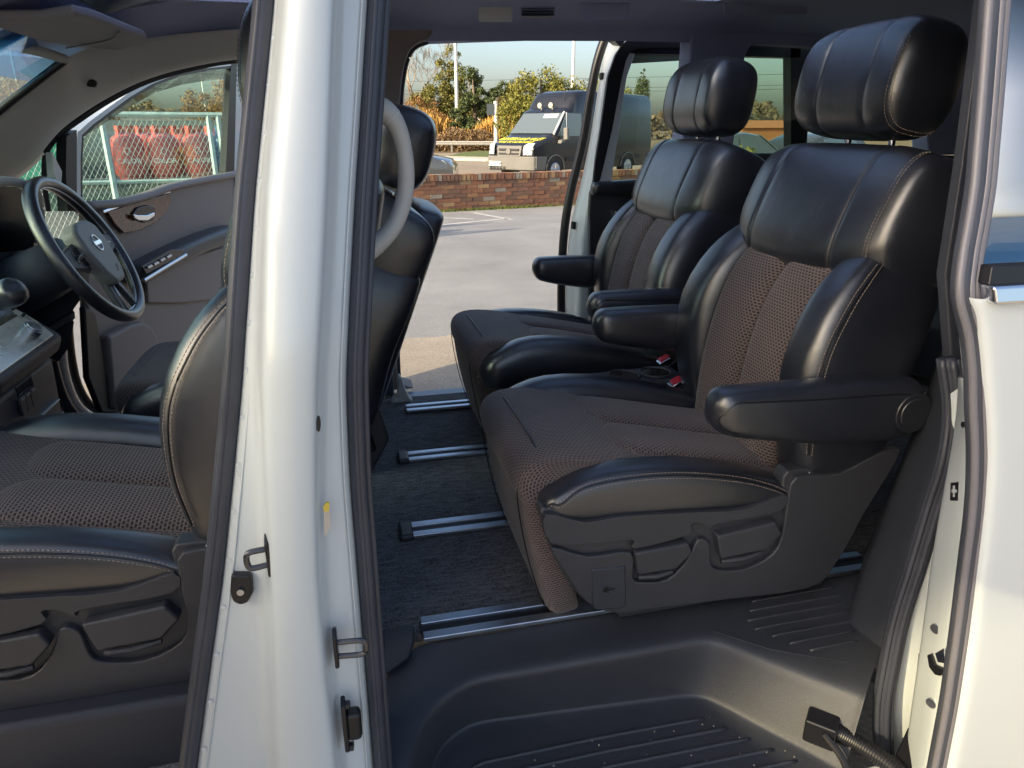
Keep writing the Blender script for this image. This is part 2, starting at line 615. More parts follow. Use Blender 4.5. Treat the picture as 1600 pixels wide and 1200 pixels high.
def make_seat(name, label, group, second_row=True, arms=True):
    t = thing(name, label, 'car seat', SEAT_O, group)
    # --- cushion
    prof = [(.266, .690), (.250, .725), (.2475, .752), (.256, .775), (.276, .790), (.31, .797), (.37, .794), (.46, .777), (.58, .750), (.70, .722), (.80, .705), (.835, .69),
            (.835, .63), (.6, .62), (.35, .64), (.285, .665)]
    cu = loft('cushion', crown(prof, 1.086, 1.452, 15, 0.03), 'fabric', t, sub=1)
    # raised seat pads behind the curved front seam
    for y0, y1 in ((1.115, 1.262), (1.266, 1.425)):
        ym, hw = (y0 + y1) / 2, (y1 - y0) / 2
        st = []
        for x, z in ((.50, .757), (.58, .741), (.68, .718), (.78, .698), (.83, .69)):
            st.append(((x, ym, z), (0, 1, 0), (.24, 0, .97), hw, .022))
        pillow('seat_pad', st, 'fabric', cu, e=3.4, r0=.055, r1=.01, n=24, sub=1)
    # front roll seam
    mb = MB()
    mb.tube([(.30, y, .7975 - .03 * abs((y - YC) / .19) ** 5) for y in [1.09 + .36 * i / 20 for i in range(21)]], .0016, 6)
    mb.build('front_seam', 'black', cu)
    # --- side bolsters of the cushion
    out_top = [(.315, .752, .690), (.36, .777, .678), (.45, .784, .672), (.55, .777, .668), (.65, .758, .664), (.72, .735, .664), (.765, .712, .668)]
    a_out = .042
    st = [((x, 1.06, (tp + bt) / 2), (0, 1, 0), (0, 0, 1), a_out, (tp - bt) / 2) for x, tp, bt in out_top]
    ob = pillow('side_bolster', st, 'leather', t, e=3.0, r0=.032, r1=.022, n=32, sub=1)
    for dz in (.012, .021):
        path = []
        for x, tp, bt in out_top:
            hb = (tp - bt) / 2
            q = (hb - dz) / hb
            y = 1.06 - a_out * (1 - q ** 3) ** (1 / 3) - .0006
            path.append((x, y, tp - dz))
        # follow the rounded front down
        path = [(.290, 1.030, .700), (.2915, 1.026, .722), (.300, 1.0235, .738 - dz * .3)] + path
        stitches('stitching', path, ob)
    mb = MB()
    path = []
    for x, tp, bt in out_top:
        hb = (tp - bt) / 2
        q = (hb - .0165) / hb
        path.append((x, 1.06 - a_out * (1 - q ** 3) ** (1 / 3) + .0003, tp - .0165))
    mb.tube(smooth_path([(.2885, 1.031, .695), (.2895, 1.0265, .722), (.2985, 1.0235, .7365)] + path, 5), .0016, 6)
    mb.build('seam', 'black', ob)
    in_top = [(.325, .772, .66), (.38, .802, .655), (.46, .808, .65), (.58, .793, .65), (.70, .763, .65), (.80, .73, .65)]
    st = [((x, 1.478, (tp + bt) / 2), (0, 1, 0), (0, 0, 1), .052, (tp - bt) / 2) for x, tp, bt in in_top]
    pillow('side_bolster', st, 'leather', t, e=2.6, r0=.05, r1=.03, n=28, sub=1)
    # --- leg rest hanging at the front
    if second_row:
        st = []
        for x, z, a, b in ((.300, .735, .190, .042), (.302, .68, .197, .040), (.315, .60, .203, .038), (.333, .52, .203, .037), (.347, .475, .200, .036)):
            st.append(((x, 1.262, z), (0, 1, 0), (.985, 0, .17), a, b))
        lr = pillow('leg_rest', st, 'fabric_fine', t, e=5.0, r0=.02, r1=.034, n=36, sub=1)
        for yy in (1.10, 1.425):
            mb = MB()
            mb.tube(smooth_path([(.2565, yy, .745), (.259, yy, .69), (.274, yy, .60), (.294, yy, .52), (.312, yy, .468)], 5), .0013, 6)
            mb.build('leg_rest_seam', 'black', lr)
    # --- backrest
    sh = pillow('backrest', [((x, YC, z), (0, 1, 0), (.98, 0, -.2), a, b) for x, z, a, b in
                ((.905, .62, .175, .06), (.925, .75, .200, .07), (.955, .90, .205, .075), (.99, 1.05, .205, .075), (1.035, 1.18, .195, .065), (1.065, 1.25, .175, .05))],
                'leather_matt', t, e=4.0, r0=.03, r1=.035, n=32, sub=1)
    ev = V((-.983, 0, .184))
    for y0, y1, w in ((1.112, 1.268, 0), (1.272, 1.432, 0)):
        ym, hw = (y0 + y1) / 2, (y1 - y0) / 2
        st = []
        for fx, z in ((.762, .66), (.7655, .72), (.7675, .80), (.776, .88), (.792, .96), (.814, 1.03), (.850, 1.09), (.905, 1.14)):
            c = V((fx, ym, z)) - ev * .05
            st.append((c, (0, 1, 0), ev, hw, .05))
        pillow('back_insert', st, 'fabric', sh, e=4.2, r0=.02, r1=.02, n=30, sub=1)
    bol = ((.70, .785, .200, .052, .085), (.76, .762, .207, .060, .105), (.85, .748, .212, .064, .118), (.95, .757, .212, .064, .122), (1.03, .797, .205, .060, .118), (1.08, .838, .199, .054, .105), (1.105, .868, .195, .045, .092))
    for s in (-1, 1):
        st = []
        for z, fx, dy, a, b in bol:
            st.append(((fx + b, YC + s * (dy + (.008 if s > 0 else -.004)), z), (0, 1, 0), (.97, 0, -.24), a + (.008 if s > 0 else -.004), b))
        pb = pillow('back_bolster', st, 'leather', sh, e=3.4, r0=.05, r1=.045, n=32, sub=1)
    # piping and stitches along the front outer edge of the outer bolster
    def edge(k, dx):
        out = []
        for z, fx, dy, a, b in bol[1:]:
            ang = R(k)
            aa = a - .004
            u = aa * sgnpow(math.cos(ang), 2 / 3.4)
            w = b * sgnpow(math.sin(ang), 2 / 3.4)
            c = V((fx + b, YC - (dy + .004), z))
            out.append(c + V((0, -1, 0)) * (u + dx) - V((.97, 0, -.24)) * (w + dx))
        return out
    stitches('stitching', edge(47, .0004), sh)
    stitches('stitching', edge(37, .0004), sh)
    mb = MB()
    mb.tube(smooth_path(edge(42, -.0006), 6), .0017, 6)
    mb.build('seam', 'black', sh)
    # --- shoulder pad
    u2 = V((.37, 0, .929)).normalized()
    v2 = V((-u2.z, 0, u2.x))
    sp = []
    for dy, back, a, b in ((-.225, .044, .112, .092), (-.19, .024, .124, .084), (-.15, .010, .129, .076), (-.09, .002, .131, .071), (0, 0, .131, .069), (.09, .002, .131, .071), (.15, .010, .129, .076), (.19, .024, .124, .084), (.225, .044, .112, .092)):
        c = V((.943 + back, YC + dy, 1.187 - back * .1))
        sp.append((c, u2, v2, a, b))
    so = pillow('shoulder_pad', sp, 'leather', t, e=3.1, r0=.032, r1=.032, n=36, grooves=(.285, .715), depth=.0045, sub=1)
    for dd in (-.204, -.212):
        pth = []
        for g in range(158, 14, -9):
            cb = V((.943 + .035, YC + dd, 1.1835))
            pth.append(cb + u2 * sgnpow(math.cos(R(g)), 2 / 3.1) * .1185 * 1.004 + v2 * sgnpow(math.sin(R(g)), 2 / 3.1) * .0885 * 1.006)
        stitches('stitching', pth, so)
    # --- headrest
    hu, hv = V((.16, 0, .987)), V((-.987, 0, .16))
    st = []
    for dy, a, b, fw in ((-.128, .096, .076, .000), (-.10, .104, .080, -.003), (-.06, .106, .080, -.007), (0, .106, .080, -.009), (.06, .106, .080, -.007), (.10, .104, .080, -.003), (.128, .096, .076, .000)):
        st.append(((1.006 - fw, YC + dy, 1.427), hu, hv, a, b))
    hr = pillow('headrest', st, 'leather', t, e=2.9, r0=.032, r1=.032, n=36, grooves=(.30, .70), depth=.004, sub=1)
    for dd in (-.131, -.139):
        loop = []
        k = (dd + .128) / -.032
        s = math.sqrt(max(0, 1 - k * k)) if k > 0 else 1
        for g in range(60, 215, 6):
            p = (sgnpow(math.cos(R(g)), 2 / 2.9) * .096 * s, sgnpow(math.sin(R(g)), 2 / 2.9) * .076 * s)
            loop.append(V((1.006, YC + dd - .0006, 1.427)) + hu * p[0] * 1.004 + hv * p[1] * 1.004)
        stitches('stitching', loop, hr, r=.0006)
    for s in (-1, 1):
        mb = MB()
        mb.tube([(1.02, YC + s * .062, 1.25), (1.012, YC + s * .062, 1.40)], .0062, 12)
        po = mb.build('headrest_post', 'chrome', t)
        mb = MB()
        mb.tube([(1.022, YC + s * .062, 1.268), (1.019, YC + s * .062, 1.303)], [.017, .013], 14)
        mb.build('post_guide', 'satin', po)
    # --- armrests
    if arms:
        for s in (-1, 1):
            yc = YC + s * .283
            st = [((x, yc, zc), (0, 1, 0), (0, 0, 1), .036, h) for x, zc, h in
                  ((.940, .872, .058), (.90, .873, .0615), (.84, .875, .0615), (.76, .879, .058), (.68, .886, .052), (.62, .8925, .046), (.59, .896, .041))]
            ar = pillow('armrest', st, 'leather', t, e=2.9, r0=.036, r1=.034, n=32, sub=1)
            mb = MB()
            e = 2.9
            path = []
            for x, zc, h in ((.960, .880, .050), (.935, .872, .058), (.90, .873, .0615), (.84, .875, .0615), (.76, .879, .058), (.68, .886, .052), (.62, .8925, .046), (.59, .896, .041)):
                q = .60
                path.append((x, yc + s * .036 * (1 - q ** e) ** (1 / e) * (1.0 if x < .95 else .86), zc + h * q))
            path += [(.571, yc + s * .030, .905), (.5635, yc + s * .024, .889), (.575, yc + s * .029, .872), (.60, yc + s * .033, .862)]
            mb.tube(smooth_path(path, 5), .0016, 6)
            mb.build('armrest_seam', 'black', ar)
            mb = MB()
            mb.tube([(.938, yc + s * .030, .872), (.938, yc + s * .0385, .872)], .037, 28)
            mb.tube([(.938, yc + s * .0355, .872), (.938, yc + s * .0405, .872)], [.030, .028], 28)
            mb.build('pivot_cap', 'leather_matt', ar, bevel=.002)
            mb = MB()
            mb.tube([(.938, YC + s * .20, .872), (.938, YC + s * .26, .872)], .026, 16)
            mb.build('pivot', 'black', ar)
    # --- lower frame, plastic side covers
    mb = MB()
    mb.box((.62, YC, .56), (.50, .40, .15))
    mb.box((.62, 1.10, .475), (.60, .05, .03))
    mb.box((.62, 1.44, .475), (.60, .05, .03))
    mb.build('seat_base', 'black', t, bevel=.006)
    Y0 = 1.012
    def P(x, y):
        p = at(x, y, Y=Y0)
        return V((p.x, Y0, p.z))
    # outline of the cover, then ridge bands standing proud of it
    cover = [P(836, 800), P(842, 838), P(862, 893), P(900, 945), P(950, 962), P(1000, 956), P(1110, 942), P(1255, 922), P(1300, 880), P(1345, 800), P(1395, 718), P(1390, 700), P(1342, 716), P(1300, 738), P(1225, 742), P(1210, 778), P(1150, 796), P(1060, 800), P(960, 806), P(900, 815)]
    mb = MB()
    mb.prism([p + V((0, .012, 0)) for p in smooth_path(cover, 3, True)], (0, .035, 0))
    sc = mb.build('side_cover', 'plastic', t, bevel=.009, seg=3)
    # upper band (above the levers) and front shoulder, proud of the recess
    mb = MB()
    mb.prism(smooth_path([P(838, 806), P(846, 850), P(905, 852), P(975, 846), P(978, 860), P(1062, 838), P(1066, 822), P(1082, 820), P(1100, 830), P(1108, 820), P(1205, 802), P(1215, 775), P(1150, 798), P(1060, 803), P(960, 809), P(900, 818)], 3, True), (0, .018, 0))
    mb.build('cover_band', 'plastic', sc, bevel=.0045, seg=3)
    mb = MB()
    mb.prism(smooth_path([P(848, 858), P(866, 893), P(902, 943), P(950, 961), P(1000, 955), P(1110, 941), P(1254, 921), P(1298, 878), P(1342, 800), P(1392, 716), P(1386, 702), P(1345, 718), P(1300, 742), P(1232, 748), P(1218, 788), P(1212, 830), P(1196, 868), P(1150, 892), P(1108, 892), P(1098, 880), P(1096, 850), P(1078, 846), P(1060, 878), P(1030, 908), P(990, 912), P(976, 905), P(973, 866), P(905, 872)], 3, True), (0, .015, 0))
    mb.build('cover_panel', 'plastic', sc, bevel=.0045, seg=3)
    for q in (((976, 862), (1060, 846), (1066, 862), (1040, 888), (980, 897)), ((1104, 836), (1196, 814), (1206, 832), (1180, 858), (1110, 872))):
        top = [P(*c) + V((0, -.010, 0)) for c in q]
        mb = MB()
        mb.prism(top, (0, .030, 0))
        lv = mb.build('lever', 'plastic', t, bevel=.005, seg=3)
        # the grip edge below the paddle
        mb = MB()
        a, b = P(q[4][0] + 4, q[4][1] + 10), P(q[3][0] - 4, q[3][1] + 10)
        mb.tube([a + V((0, .002, .004)), (a + b) / 2 + V((0, -.004, .003)), b + V((0, .002, .004))], .006, 8)
        mb.build('lever_grip', 'plastic', lv)
    # hatch with an arrow mark
    mb = MB()
    mb.prism([P(910, 890) , P(963, 886), P(965, 945), P(958, 952), P(916, 955), P(911, 945)], (0, .02, 0))
    ht = mb.build('hatch', 'plastic_soft', sc, bevel=.004, seg=3)
    ht.location.y = -.003
    mb = MB()
    c = P(936, 920) + V((0, -.0045, 0))
    mb.box(c, (.022, .001, .0022))
    mb.box(c + V((-.006, 0, .003)), (.010, .001, .002), Matrix.Rotation(R(-35), 3, 'Y'))
    mb.box(c + V((-.006, 0, -.003)), (.010, .001, .002), Matrix.Rotation(R(35), 3, 'Y'))
    mb.build('arrow_mark', 'black', ht)
    mb = MB()
    mb.prism([P(955, 972), P(965, 985), P(1115, 958), P(1290, 930), P(1285, 905), P(1110, 935)], (0, .03, 0))
    lo = mb.build('rail_cover', 'plastic', t, bevel=.005, seg=3)
    lo.location.y = .030
    mb = MB()
    mb.prism([(.33, 1.50, .66), (.36, 1.50, .56), (.45, 1.50, .475), (.86, 1.50, .475), (.93, 1.50, .60), (.90, 1.50, .72), (.80, 1.50, .70), (.60, 1.50, .70), (.40, 1.50, .71)], (0, .022, 0))
    mb.build('inner_cover', 'plastic', t, bevel=.008, seg=3)
    # recliner brackets
    mb = MB()
    b0 = at(1083, 628, Y=1.50)
    mb.box(b0 + V((.01, 0, -.002)), (.030, .020, .055), Matrix.Rotation(R(18), 3, 'Y'))
    mb.build('recliner_bracket', 'satin', t, bevel=.004)
    mb = MB()
    b0 = at(1240, 752, Y=1.028)
    mb.box(b0, (.045, .016, .022), Matrix.Rotation(R(-35), 3, 'Y'))
    mb.build('recliner_bracket', 'satin', t, bevel=.004)
    # belt buckle
    b0 = at(1048, 606, Y=1.555) + V((0, 0, .012))
    rot = Matrix.Rotation(R(-28), 3, 'Y')
    mb = MB()
    mb.box(b0 + V((.022, 0, -.016)), (.060, .030, .026), rot)
    mb.tube([b0 + V((.04, 0, -.03)), b0 + V((.075, -.01, -.08)), b0 + V((.09, -.01, -.15))], .012, 8)
    bk = mb.build('belt_buckle', 'black', t, bevel=.005)
    mb = MB()
    mb.box(b0 + V((-.003, 0, .006)), (.030, .024, .012), rot)
    mb.build('release_button', 'red', bk, bevel=.003)
    mb = MB()
    mb.box(b0 + V((-.004, 0, .0005)), (.037, .030, .010), rot)
    mb.build('button_surround', 'chrome', bk, bevel=.003)
    return t

near_seat = make_seat('captain_seat', 'nearest middle-row black leather captain seat with brown woven centre, armrests raised', 'middle row captain seats')
far_seat = copy_thing(near_seat, (0.617, 2.02, 0.46), 'middle-row black leather captain seat beside the far sliding door', (1, -1, 1))
pass_seat = make_seat('front_seat', 'near front passenger seat of black leather and brown fabric, cut by left edge', 'front seats', second_row=False, arms=False)
pass_seat.location = (0.55 - 1.04, 1.27, 0.46)
driver_seat = copy_thing(pass_seat, (0.55 - 0.845, 2.02, 0.415), 'driver seat behind the steering wheel, seen beyond the white pillar', (1, -1, 1))
for ch in driver_seat.children:
    nm = ch.name.split('.')[0]
    if nm in ('shoulder_pad', 'headrest', 'headrest_post'):
        ch.location.z -= .085
        ch.location.x -= .015
    elif nm == 'backrest':
        ch.location.z -= .07
for ch in pass_seat.children:
    if ch.name.split('.')[0] in ('headrest', 'headrest_post'):
        ch.location.x -= .012
tilt = Matrix.Translation((1.0, YC, 1.15)) @ Matrix.Rotation(R(7.5), 4, 'Y') @ Matrix.Translation((-1.0, -YC, -1.15))
for ch in driver_seat.children:
    if ch.name.split('.')[0] in ('backrest', 'shoulder_pad', 'headrest', 'headrest_post'):
        ch.matrix_basis = tilt @ Matrix.Translation(ch.location)
near_seat.location.x = 0.567
# ---------------------------------------------------------------- the minivan: near side
van_loc = (0.3, 1.64, 0)
car = thing('minivan', 'white minivan with both sliding doors open, seen from its near side', 'minivan', van_loc)
Y_IN, Y_OUT = 2.42, 2.56          # far inner wall and far outer skin
FLOOR = 0.46
def near_skin(z):
    """outer skin of the near side: upright door part, leaning in above the belt line"""
    if z > 1.12:
        return 0.732 + (z - 1.12) * 0.27
    return 0.722 + 0.01 * ((z - 0.75) / 0.37) ** 2
def skin(x, y, off=0.0):
    z = 1.0
    for _ in range(8):
        p = at(x, y, Y=near_skin(z) + off)
        z = p.z
    return p

# --- B pillar
rows = [(-230, 444, 457, 538, 594), (-90, 434, 447, 530, 581), (0, 428, 441, 525, 575), (150, 413, 428, 520, 566), (300, 398, 414, 514, 556), (450, 388, 408, 507, 548), (600, 378, 404, 498, 541),
        (750, 364, 408, 497, 547), (900, 349, 416, 500, 559), (1050, 328, 421, 512, 571), (1200, 308, 427, 529, 583), (1320, 294, 431, 542, 592)]
def interp_rows(rows, y):
    for a, b in zip(rows, rows[1:]):
        if a[0] <= y <= b[0]:
            f = (y - a[0]) / (b[0] - a[0])
            return [p + (q - p) * f for p, q in zip(a, b)]
    return list(rows[0] if y < rows[0][0] else rows[-1])
secs = []
for y in range(-230, 1321, 47):
    _, f, a, b, r = interp_rows(rows, y)
    pts = [(f - 6, .115), (f - 3, .07), (f + 2, .056), (f + 9, .051), (a - 9, .046), (a - 3, .036), (a + 2, .018), (a + 8, .005), (a + 17, .0), ((a + b) / 2, -.005), (b - 18, .0), (b - 8, .003), (b - 2, .009),
           (b + 2, .022), (b + 7, .036), (b + 14, .043), (r - 10, .048), (r - 2, .055), (r + 3, .07), (r + 6, .115), ((f + r) / 2, .125)]
    secs.append([skin(x, y, o) for x, o in pts])
pil = loft('b_pillar', secs, 'white', car, sub=1)
# weather strips on both sides of the pillar
def strip(name, pts, r, parent, mat='rubber', flat=1.0, lips=()):
    path = smooth_path(pts, 5)
    mb = MB()
    mb.tube(path, r, 12, flat=flat)
    o = mb.build(name, mat, parent, angle=None)
    return o
fr = [skin(interp_rows(rows, y)[1] - 15, y, .064) for y in range(-230, 1321, 90)]
strip('front_weather_strip', fr, .0115, pil)
strip('front_weather_strip_lip', [p + V((-.004, -.0095, 0)) for p in fr], .0035, pil)
rr = [skin(interp_rows(rows, y)[4] + 13, y, .062) for y in range(-230, 1321, 90)]
strip('rear_weather_strip', rr, .0100, pil)
strip('rear_weather_strip_lip', [p + V((-.001, -.0085, 0)) for p in rr], .0032, pil)
strip('rear_weather_strip_lip', [p + V((.0115, .006, 0)) for p in rr], .0045, pil)
# inner trim of the pillar and the big grab handle on it
mb = MB()
mb.prism([skin(446, -230, .12), skin(606, -230, .13), skin(588, 300, .13), skin(575, 600, .13), skin(590, 1000, .13), skin(606, 1200, .13), skin(300, 1200, .12), skin(380, 560, .12)], (0, .05, 0))
mb.build('pillar_trim', 'plastic_soft', pil, bevel=.008)
gp = smooth_path([at(574, 166, Y=.93), at(604, 176, Y=.93), at(624, 208, Y=.935), at(634, 262, Y=.94), at(631, 312, Y=.94), at(613, 356, Y=.935), at(580, 388, Y=.93), at(550, 402, Y=.92)], 8)
rads = []
n = len(gp)
for i in range(n):
    t = abs(2 * i / (n - 1) - 1)
    rads.append(.0108 + .0095 * max(0, t - .25) ** 1.6)
mb = MB()
mb.tube(gp, rads, 16, upv=(0, 1, 0), flat=1.0)
gh = mb.build('grab_handle', 'pale_grip', car, angle=None)
for k in (10, n - 11):
    mb = MB()
    mb.tube([gp[k], gp[k] + (gp[k + 1] - gp[k]).normalized() * .0014], rads[k] + .0005, 16, upv=(0, 1, 0))
    mb.build('handle_joint', 'trim_grey', gh)
# strikers and stops
def loop_striker(base, tip_dx, up, parent, name='striker'):
    mb = MB()
    mb.prism([base + V((0, .0, -.030)), base + V((0, -.012, -.022)), base + V((0, -.012, .022)), base + V((0, 0, .030)), base + V((0, .014, .022)), base + V((0, .014, -.022))], (.005 if tip_dx < 0 else -.005, 0, 0))
    o = mb.build(name, 'black', parent, bevel=.002)
    mb = MB()
    w = .0105
    x = tip_dx
    path = [base + V((0, -.003, w)), base + V((x * .8, -.006, w)), base + V((x, -.006, w * .5)), base + V((x, -.006, -w * .5)), base + V((x * .8, -.006, -w)), base + V((0, -.003, -w))]
    mb.tube(smooth_path(path, 4), .0036, 10)
    mb.build('striker_loop', material('dark_steel', (.12, .12, .13), .35, .9) if 'dark_steel' not in bpy.data.materials else bpy.data.materials['dark_steel'], o)
    return o
loop_striker(skin(417, 868, .020), -.021, None, pil)
loop_striker(skin(528, 1012, .022), .034, None, pil)
mb = MB()
b0 = skin(536, 1135, .024)
mb.prism([b0 + V((0, .006, -.042)), b0 + V((0, -.010, -.036)), b0 + V((0, -.014, 0)), b0 + V((0, -.010, .040)), b0 + V((0, .006, .046)), b0 + V((0, .012, 0))], (.006, 0, 0))
st_ = mb.build('door_stop', 'black', pil, bevel=.002)
mb = MB()
mb.prism([b0 + V((.004, -.010, -.020)), b0 + V((.004, .010, -.020)), b0 + V((.004, .010, .024)), b0 + V((.004, -.010, .024))], (.020, 0, 0))
wd = mb.build('stop_wedge', 'black', st_, bevel=.006)
mb = MB()
for dz in (-.033, .036):
    mb.tube([b0 + V((.005, -.002, dz)), b0 + V((.011, -.003, dz))], .006, 8)
mb.build('bolt_pair', 'black', st_)['kind'] = 'stuff'
# rubber buffer below the front striker
def plate(name, pxs, off, thick, mat, parent, bevel=.002, **k):
    mb = MB()
    mb.prism([skin(x, y, off) for x, y in pxs], (0, -thick, 0))
    return mb.build(name, mat, parent, bevel=bevel, **k)
bf = plate('rubber_buffer', [(363, 890), (395, 890), (397, 918), (389, 934), (377, 938), (365, 932), (361, 918)], .049, .012, 'black', pil, .004)
mb = MB()
p0 = skin(376, 924, .036)
mb.disc(p0, (0, -1, 0), .0042, .003, 12)
mb.build('buffer_bolt', 'satin', bf)
plate('drain_plug', [(498 + 3.4 * math.cos(k * .524), 661 + 12 * math.sin(k * .524)) for k in range(12)], .012, .004, 'black', pil, 0)
lb = plate('label', [(506, 792), (515, 789), (516, 820), (509, 836), (507, 830)], .0235, .003, 'satin', pil, 0)
plate('label_tab', [(505, 790), (510, 783), (515, 785), (514, 796), (506, 798)], .021, .0032, material('yellow_print', (.75, .55, .08), .5), lb, 0)
# pressed seams and spot welds of the pillar
for k_, (xa, off_) in enumerate(((2, .0475), (4, .0475))):
    pass
sm = [skin(interp_rows(rows, y)[4] - 9, y, .0475) for y in range(-60, 1300, 80)]
mb = MB()
mb.tube(smooth_path(sm, 4), .0013, 5)
mb.build('sealer_bead', 'white', pil, angle=None)
sm = [skin(interp_rows(rows, y)[1] + 14, y, .0502) for y in range(-60, 1300, 80)]
mb = MB()
mb.tube(smooth_path(sm, 4), .0012, 5)
mb.build('sealer_bead', 'white', pil, angle=None)
for y in range(60, 1200, 74):
    mb = MB()
    mb.disc(skin(interp_rows(rows, y)[1] + 7, y, .0525), (0, -1, 0), .0030, .0008, 12)
    mb.build('spot_weld', 'white', pil)
plate('tape', [(373, 725), (400, 722), (400, 736), (394, 742), (373, 745)], .0515, .0012, 'white', pil, 0)

# --- sill, step well and its plastic lining
Zt, Zb = .452, .335
T = [(640, 1250), (650, 1165), (678, 1108), (735, 1067), (820, 1050), (920, 1032), (1020, 1014), (1080, 1003), (1115, 1001), (1150, 1011), (1220, 1037), (1290, 1062), (1336, 1079), (1352, 1088)]
Bm = [(668, 1260), (676, 1198), (698, 1160), (742, 1132), (820, 1120), (920, 1107), (1010, 1096), (1060, 1090), (1095, 1091), (1130, 1105), (1190, 1138), (1250, 1170), (1300, 1198), (1318, 1210)]
Op = [(600, 1250), (600, 1150), (603, 1060), (655, 1009), (760, 991), (860, 974), (960, 957), (1060, 939), (1140, 925), (1200, 915), (1290, 905), (1350, 905), (1375, 930), (1385, 985)]
k = 5
Tc = smooth_path([at(x, y, Z=Zt) for x, y in T], k)
Bc = smooth_path([at(x, y, Z=Zb) for x, y in Bm], k)
Oc = smooth_path([at(x, y, Z=Zt + .004) for x, y in Op], k)
def mixp(a, b, f, z):
    return [V((p.x + (q.x - p.x) * f, p.y + (q.y - p.y) * f, z)) for p, q in zip(a, b)]
secs = [Oc, mixp(Tc, Oc, .5, Zt + .004), mixp(Tc, Oc, .16, Zt + .003), mixp(Tc, Oc, .06, Zt), mixp(Tc, Bc, .02, Zt - .006), mixp(Tc, Bc, .12, Zt - .018), mixp(Tc, Bc, .5, (Zt + Zb) / 2), mixp(Tc, Bc, .86, Zb + .016), mixp(Tc, Bc, .96, Zb + .006), mixp(Tc, Bc, 1.04, Zb + .0005)]
inner = [V((.1 + .6 * i / (len(Bc) - 1), .60, Zb)) for i in range(len(Bc))]
secs += [mixp(Bc, inner, .12, Zb), mixp(Bc, inner, .55, Zb), mixp(Bc, inner, 1.0, Zb - .002)]
step = loft('step_well', secs, 'plastic', car, closed=False, sub=1)
# moulded ribs of the tread, each a bar of its own
rib_y = [(705, 1148, 1095, 1108), (672, 1177, 1135, 1127), (668, 1192, 1160, 1137), (660, 1212, 1190, 1155)]
for y, x0, x1 in ((.888, .145, .572), (.858, .128, .602), (.828, .112, .628), (.798, .100, .655), (.768, .090, .68), (.738, .085, .70)):
    mb = MB()
    mb.tube([(x0, y - .004, Zb - .001), (x0 + .02, y, Zb + .0008), ((x0 + x1) / 2, y + .003, Zb + .0008), (x1 - .02, y, Zb + .0008), (x1, y, Zb - .001)], .0036, 8)
    mb.build('tread_rib', 'plastic', step, angle=None)
for y, x0, x1 in ((1.03, .74, .93), (1.005, .72, .93), (.98, .70, .92), (.955, .70, .91), (.93, .72, .90), (.905, .74, .88), (.88, .765, .865)):
    mb = MB()
    mb.tube([(x0, y, Zt + .003), (x0 + .01, y, Zt + .0045), (x1 - .01, y + .002, Zt + .0045), (x1, y + .002, Zt + .003)], .0028, 8)
    mb.build('corner_rib', 'plastic', step, angle=None)
mb = MB()
mb.box((.30, .67, .325), (1.30, .13, .012))
mb.box((.30, .665, .21), (1.5, .10, .20))
mb.build('outer_sill', 'white', car, bevel=.01)

mb = MB()
mb.prism([V((.60, .99, .4545)), V((.70, .90, .4545)), V((.88, .80, .4545)), V((1.3, .80, .4545)), V((1.3, 1.12, .4545)), V((.60, 1.12, .4545))], (0, 0, -.03))
mb.build('corner_mat', 'plastic', car)
# --- floor carpet and seat rails
mb = MB()
mb.box((.55, 1.72, .445), (3.4, 1.26, .02))
mb.box((-.55, 1.2, .425), (1.1, .36, .02))
mb.build('carpet', 'carpet', car, bevel=.004)
def rail(y, x0, x1, w, z, cap):
    mb = MB()
    mb.box(((x0 + x1) / 2, y, z - .004), (x1 - x0, w * .45, .008))
    ch = mb.build('seat_rail', 'black', car)
    for s in (-1, 1):
        mb = MB()
        mb.box(((x0 + x1) / 2, y + s * w * .34, z), (x1 - x0, w * .32, .010))
        mb.build('rail_strip', 'alu', ch, bevel=.0025)
        mb = MB()
    if cap:
        mb = MB()
        mb.box((x0 - .012, y, z), (.032, w * 1.12, .018))
        mb.build('rail_end_cap', 'plastic', ch, bevel=.007, seg=3)
    return ch
rail(1.445, .105, 1.35, .062, FLOOR + .002, True)
rail(1.842, .135, 1.35, .056, FLOOR + .002, True)
# the rail set in the near sill, with its wide corner cover
r1 = rail(1.090, .088, 1.05, .064, FLOOR + .004, False)
mb = MB()
q = [(597, 990), (640, 982), (648, 983), (648, 1008), (640, 1030), (600, 1060)]
mb.prism([at(x, y, Z=FLOOR + .001) for x, y in q], (0, 0, .012))
mb.build('rail_end_cap', 'plastic', r1, bevel=.005)

# --- near rear corner of the opening: lower trim, aperture seal, body jamb
def Q(x, y, Y):
    return at(x, y, Y=Y)
lc = [Q(1318, 985, .93), Q(1345, 900, .95), Q(1378, 820, .96), Q(1412, 730, .97), Q(1446, 640, .97), Q(1480, 540, .97)]
rc = [Q(1374, 1082, .845), Q(1386, 1005, .845), Q(1412, 900, .85), Q(1440, 810, .85), Q(1476, 700, .86), Q(1500, 560, .87)]
lc, rc = smooth_path(lc, 4), smooth_path(rc, 4)
secs = [[a + V((.10, .10, 0)), a + V((.02, .02, 0)), a, a.lerp(b, .3) + V((-.006, -.006, 0)), a.lerp(b, .7) + V((-.006, -.006, 0)), b, b + V((.02, .004, 0))] for a, b in zip(lc, rc)]
loft('lower_pillar_trim', secs, 'plastic_soft', car, closed=False, sub=1)
mb = MB()
mb.prism([V((1.0, .95, .455)), V((1.07, .95, .75)), V((1.08, .95, 1.2)), V((1.03, .95, 1.63)), V((2.5, .95, 1.63)), V((2.5, .95, .455))], (0, -.04, 0))
mb.build('rear_side_trim', 'plastic_soft', car)
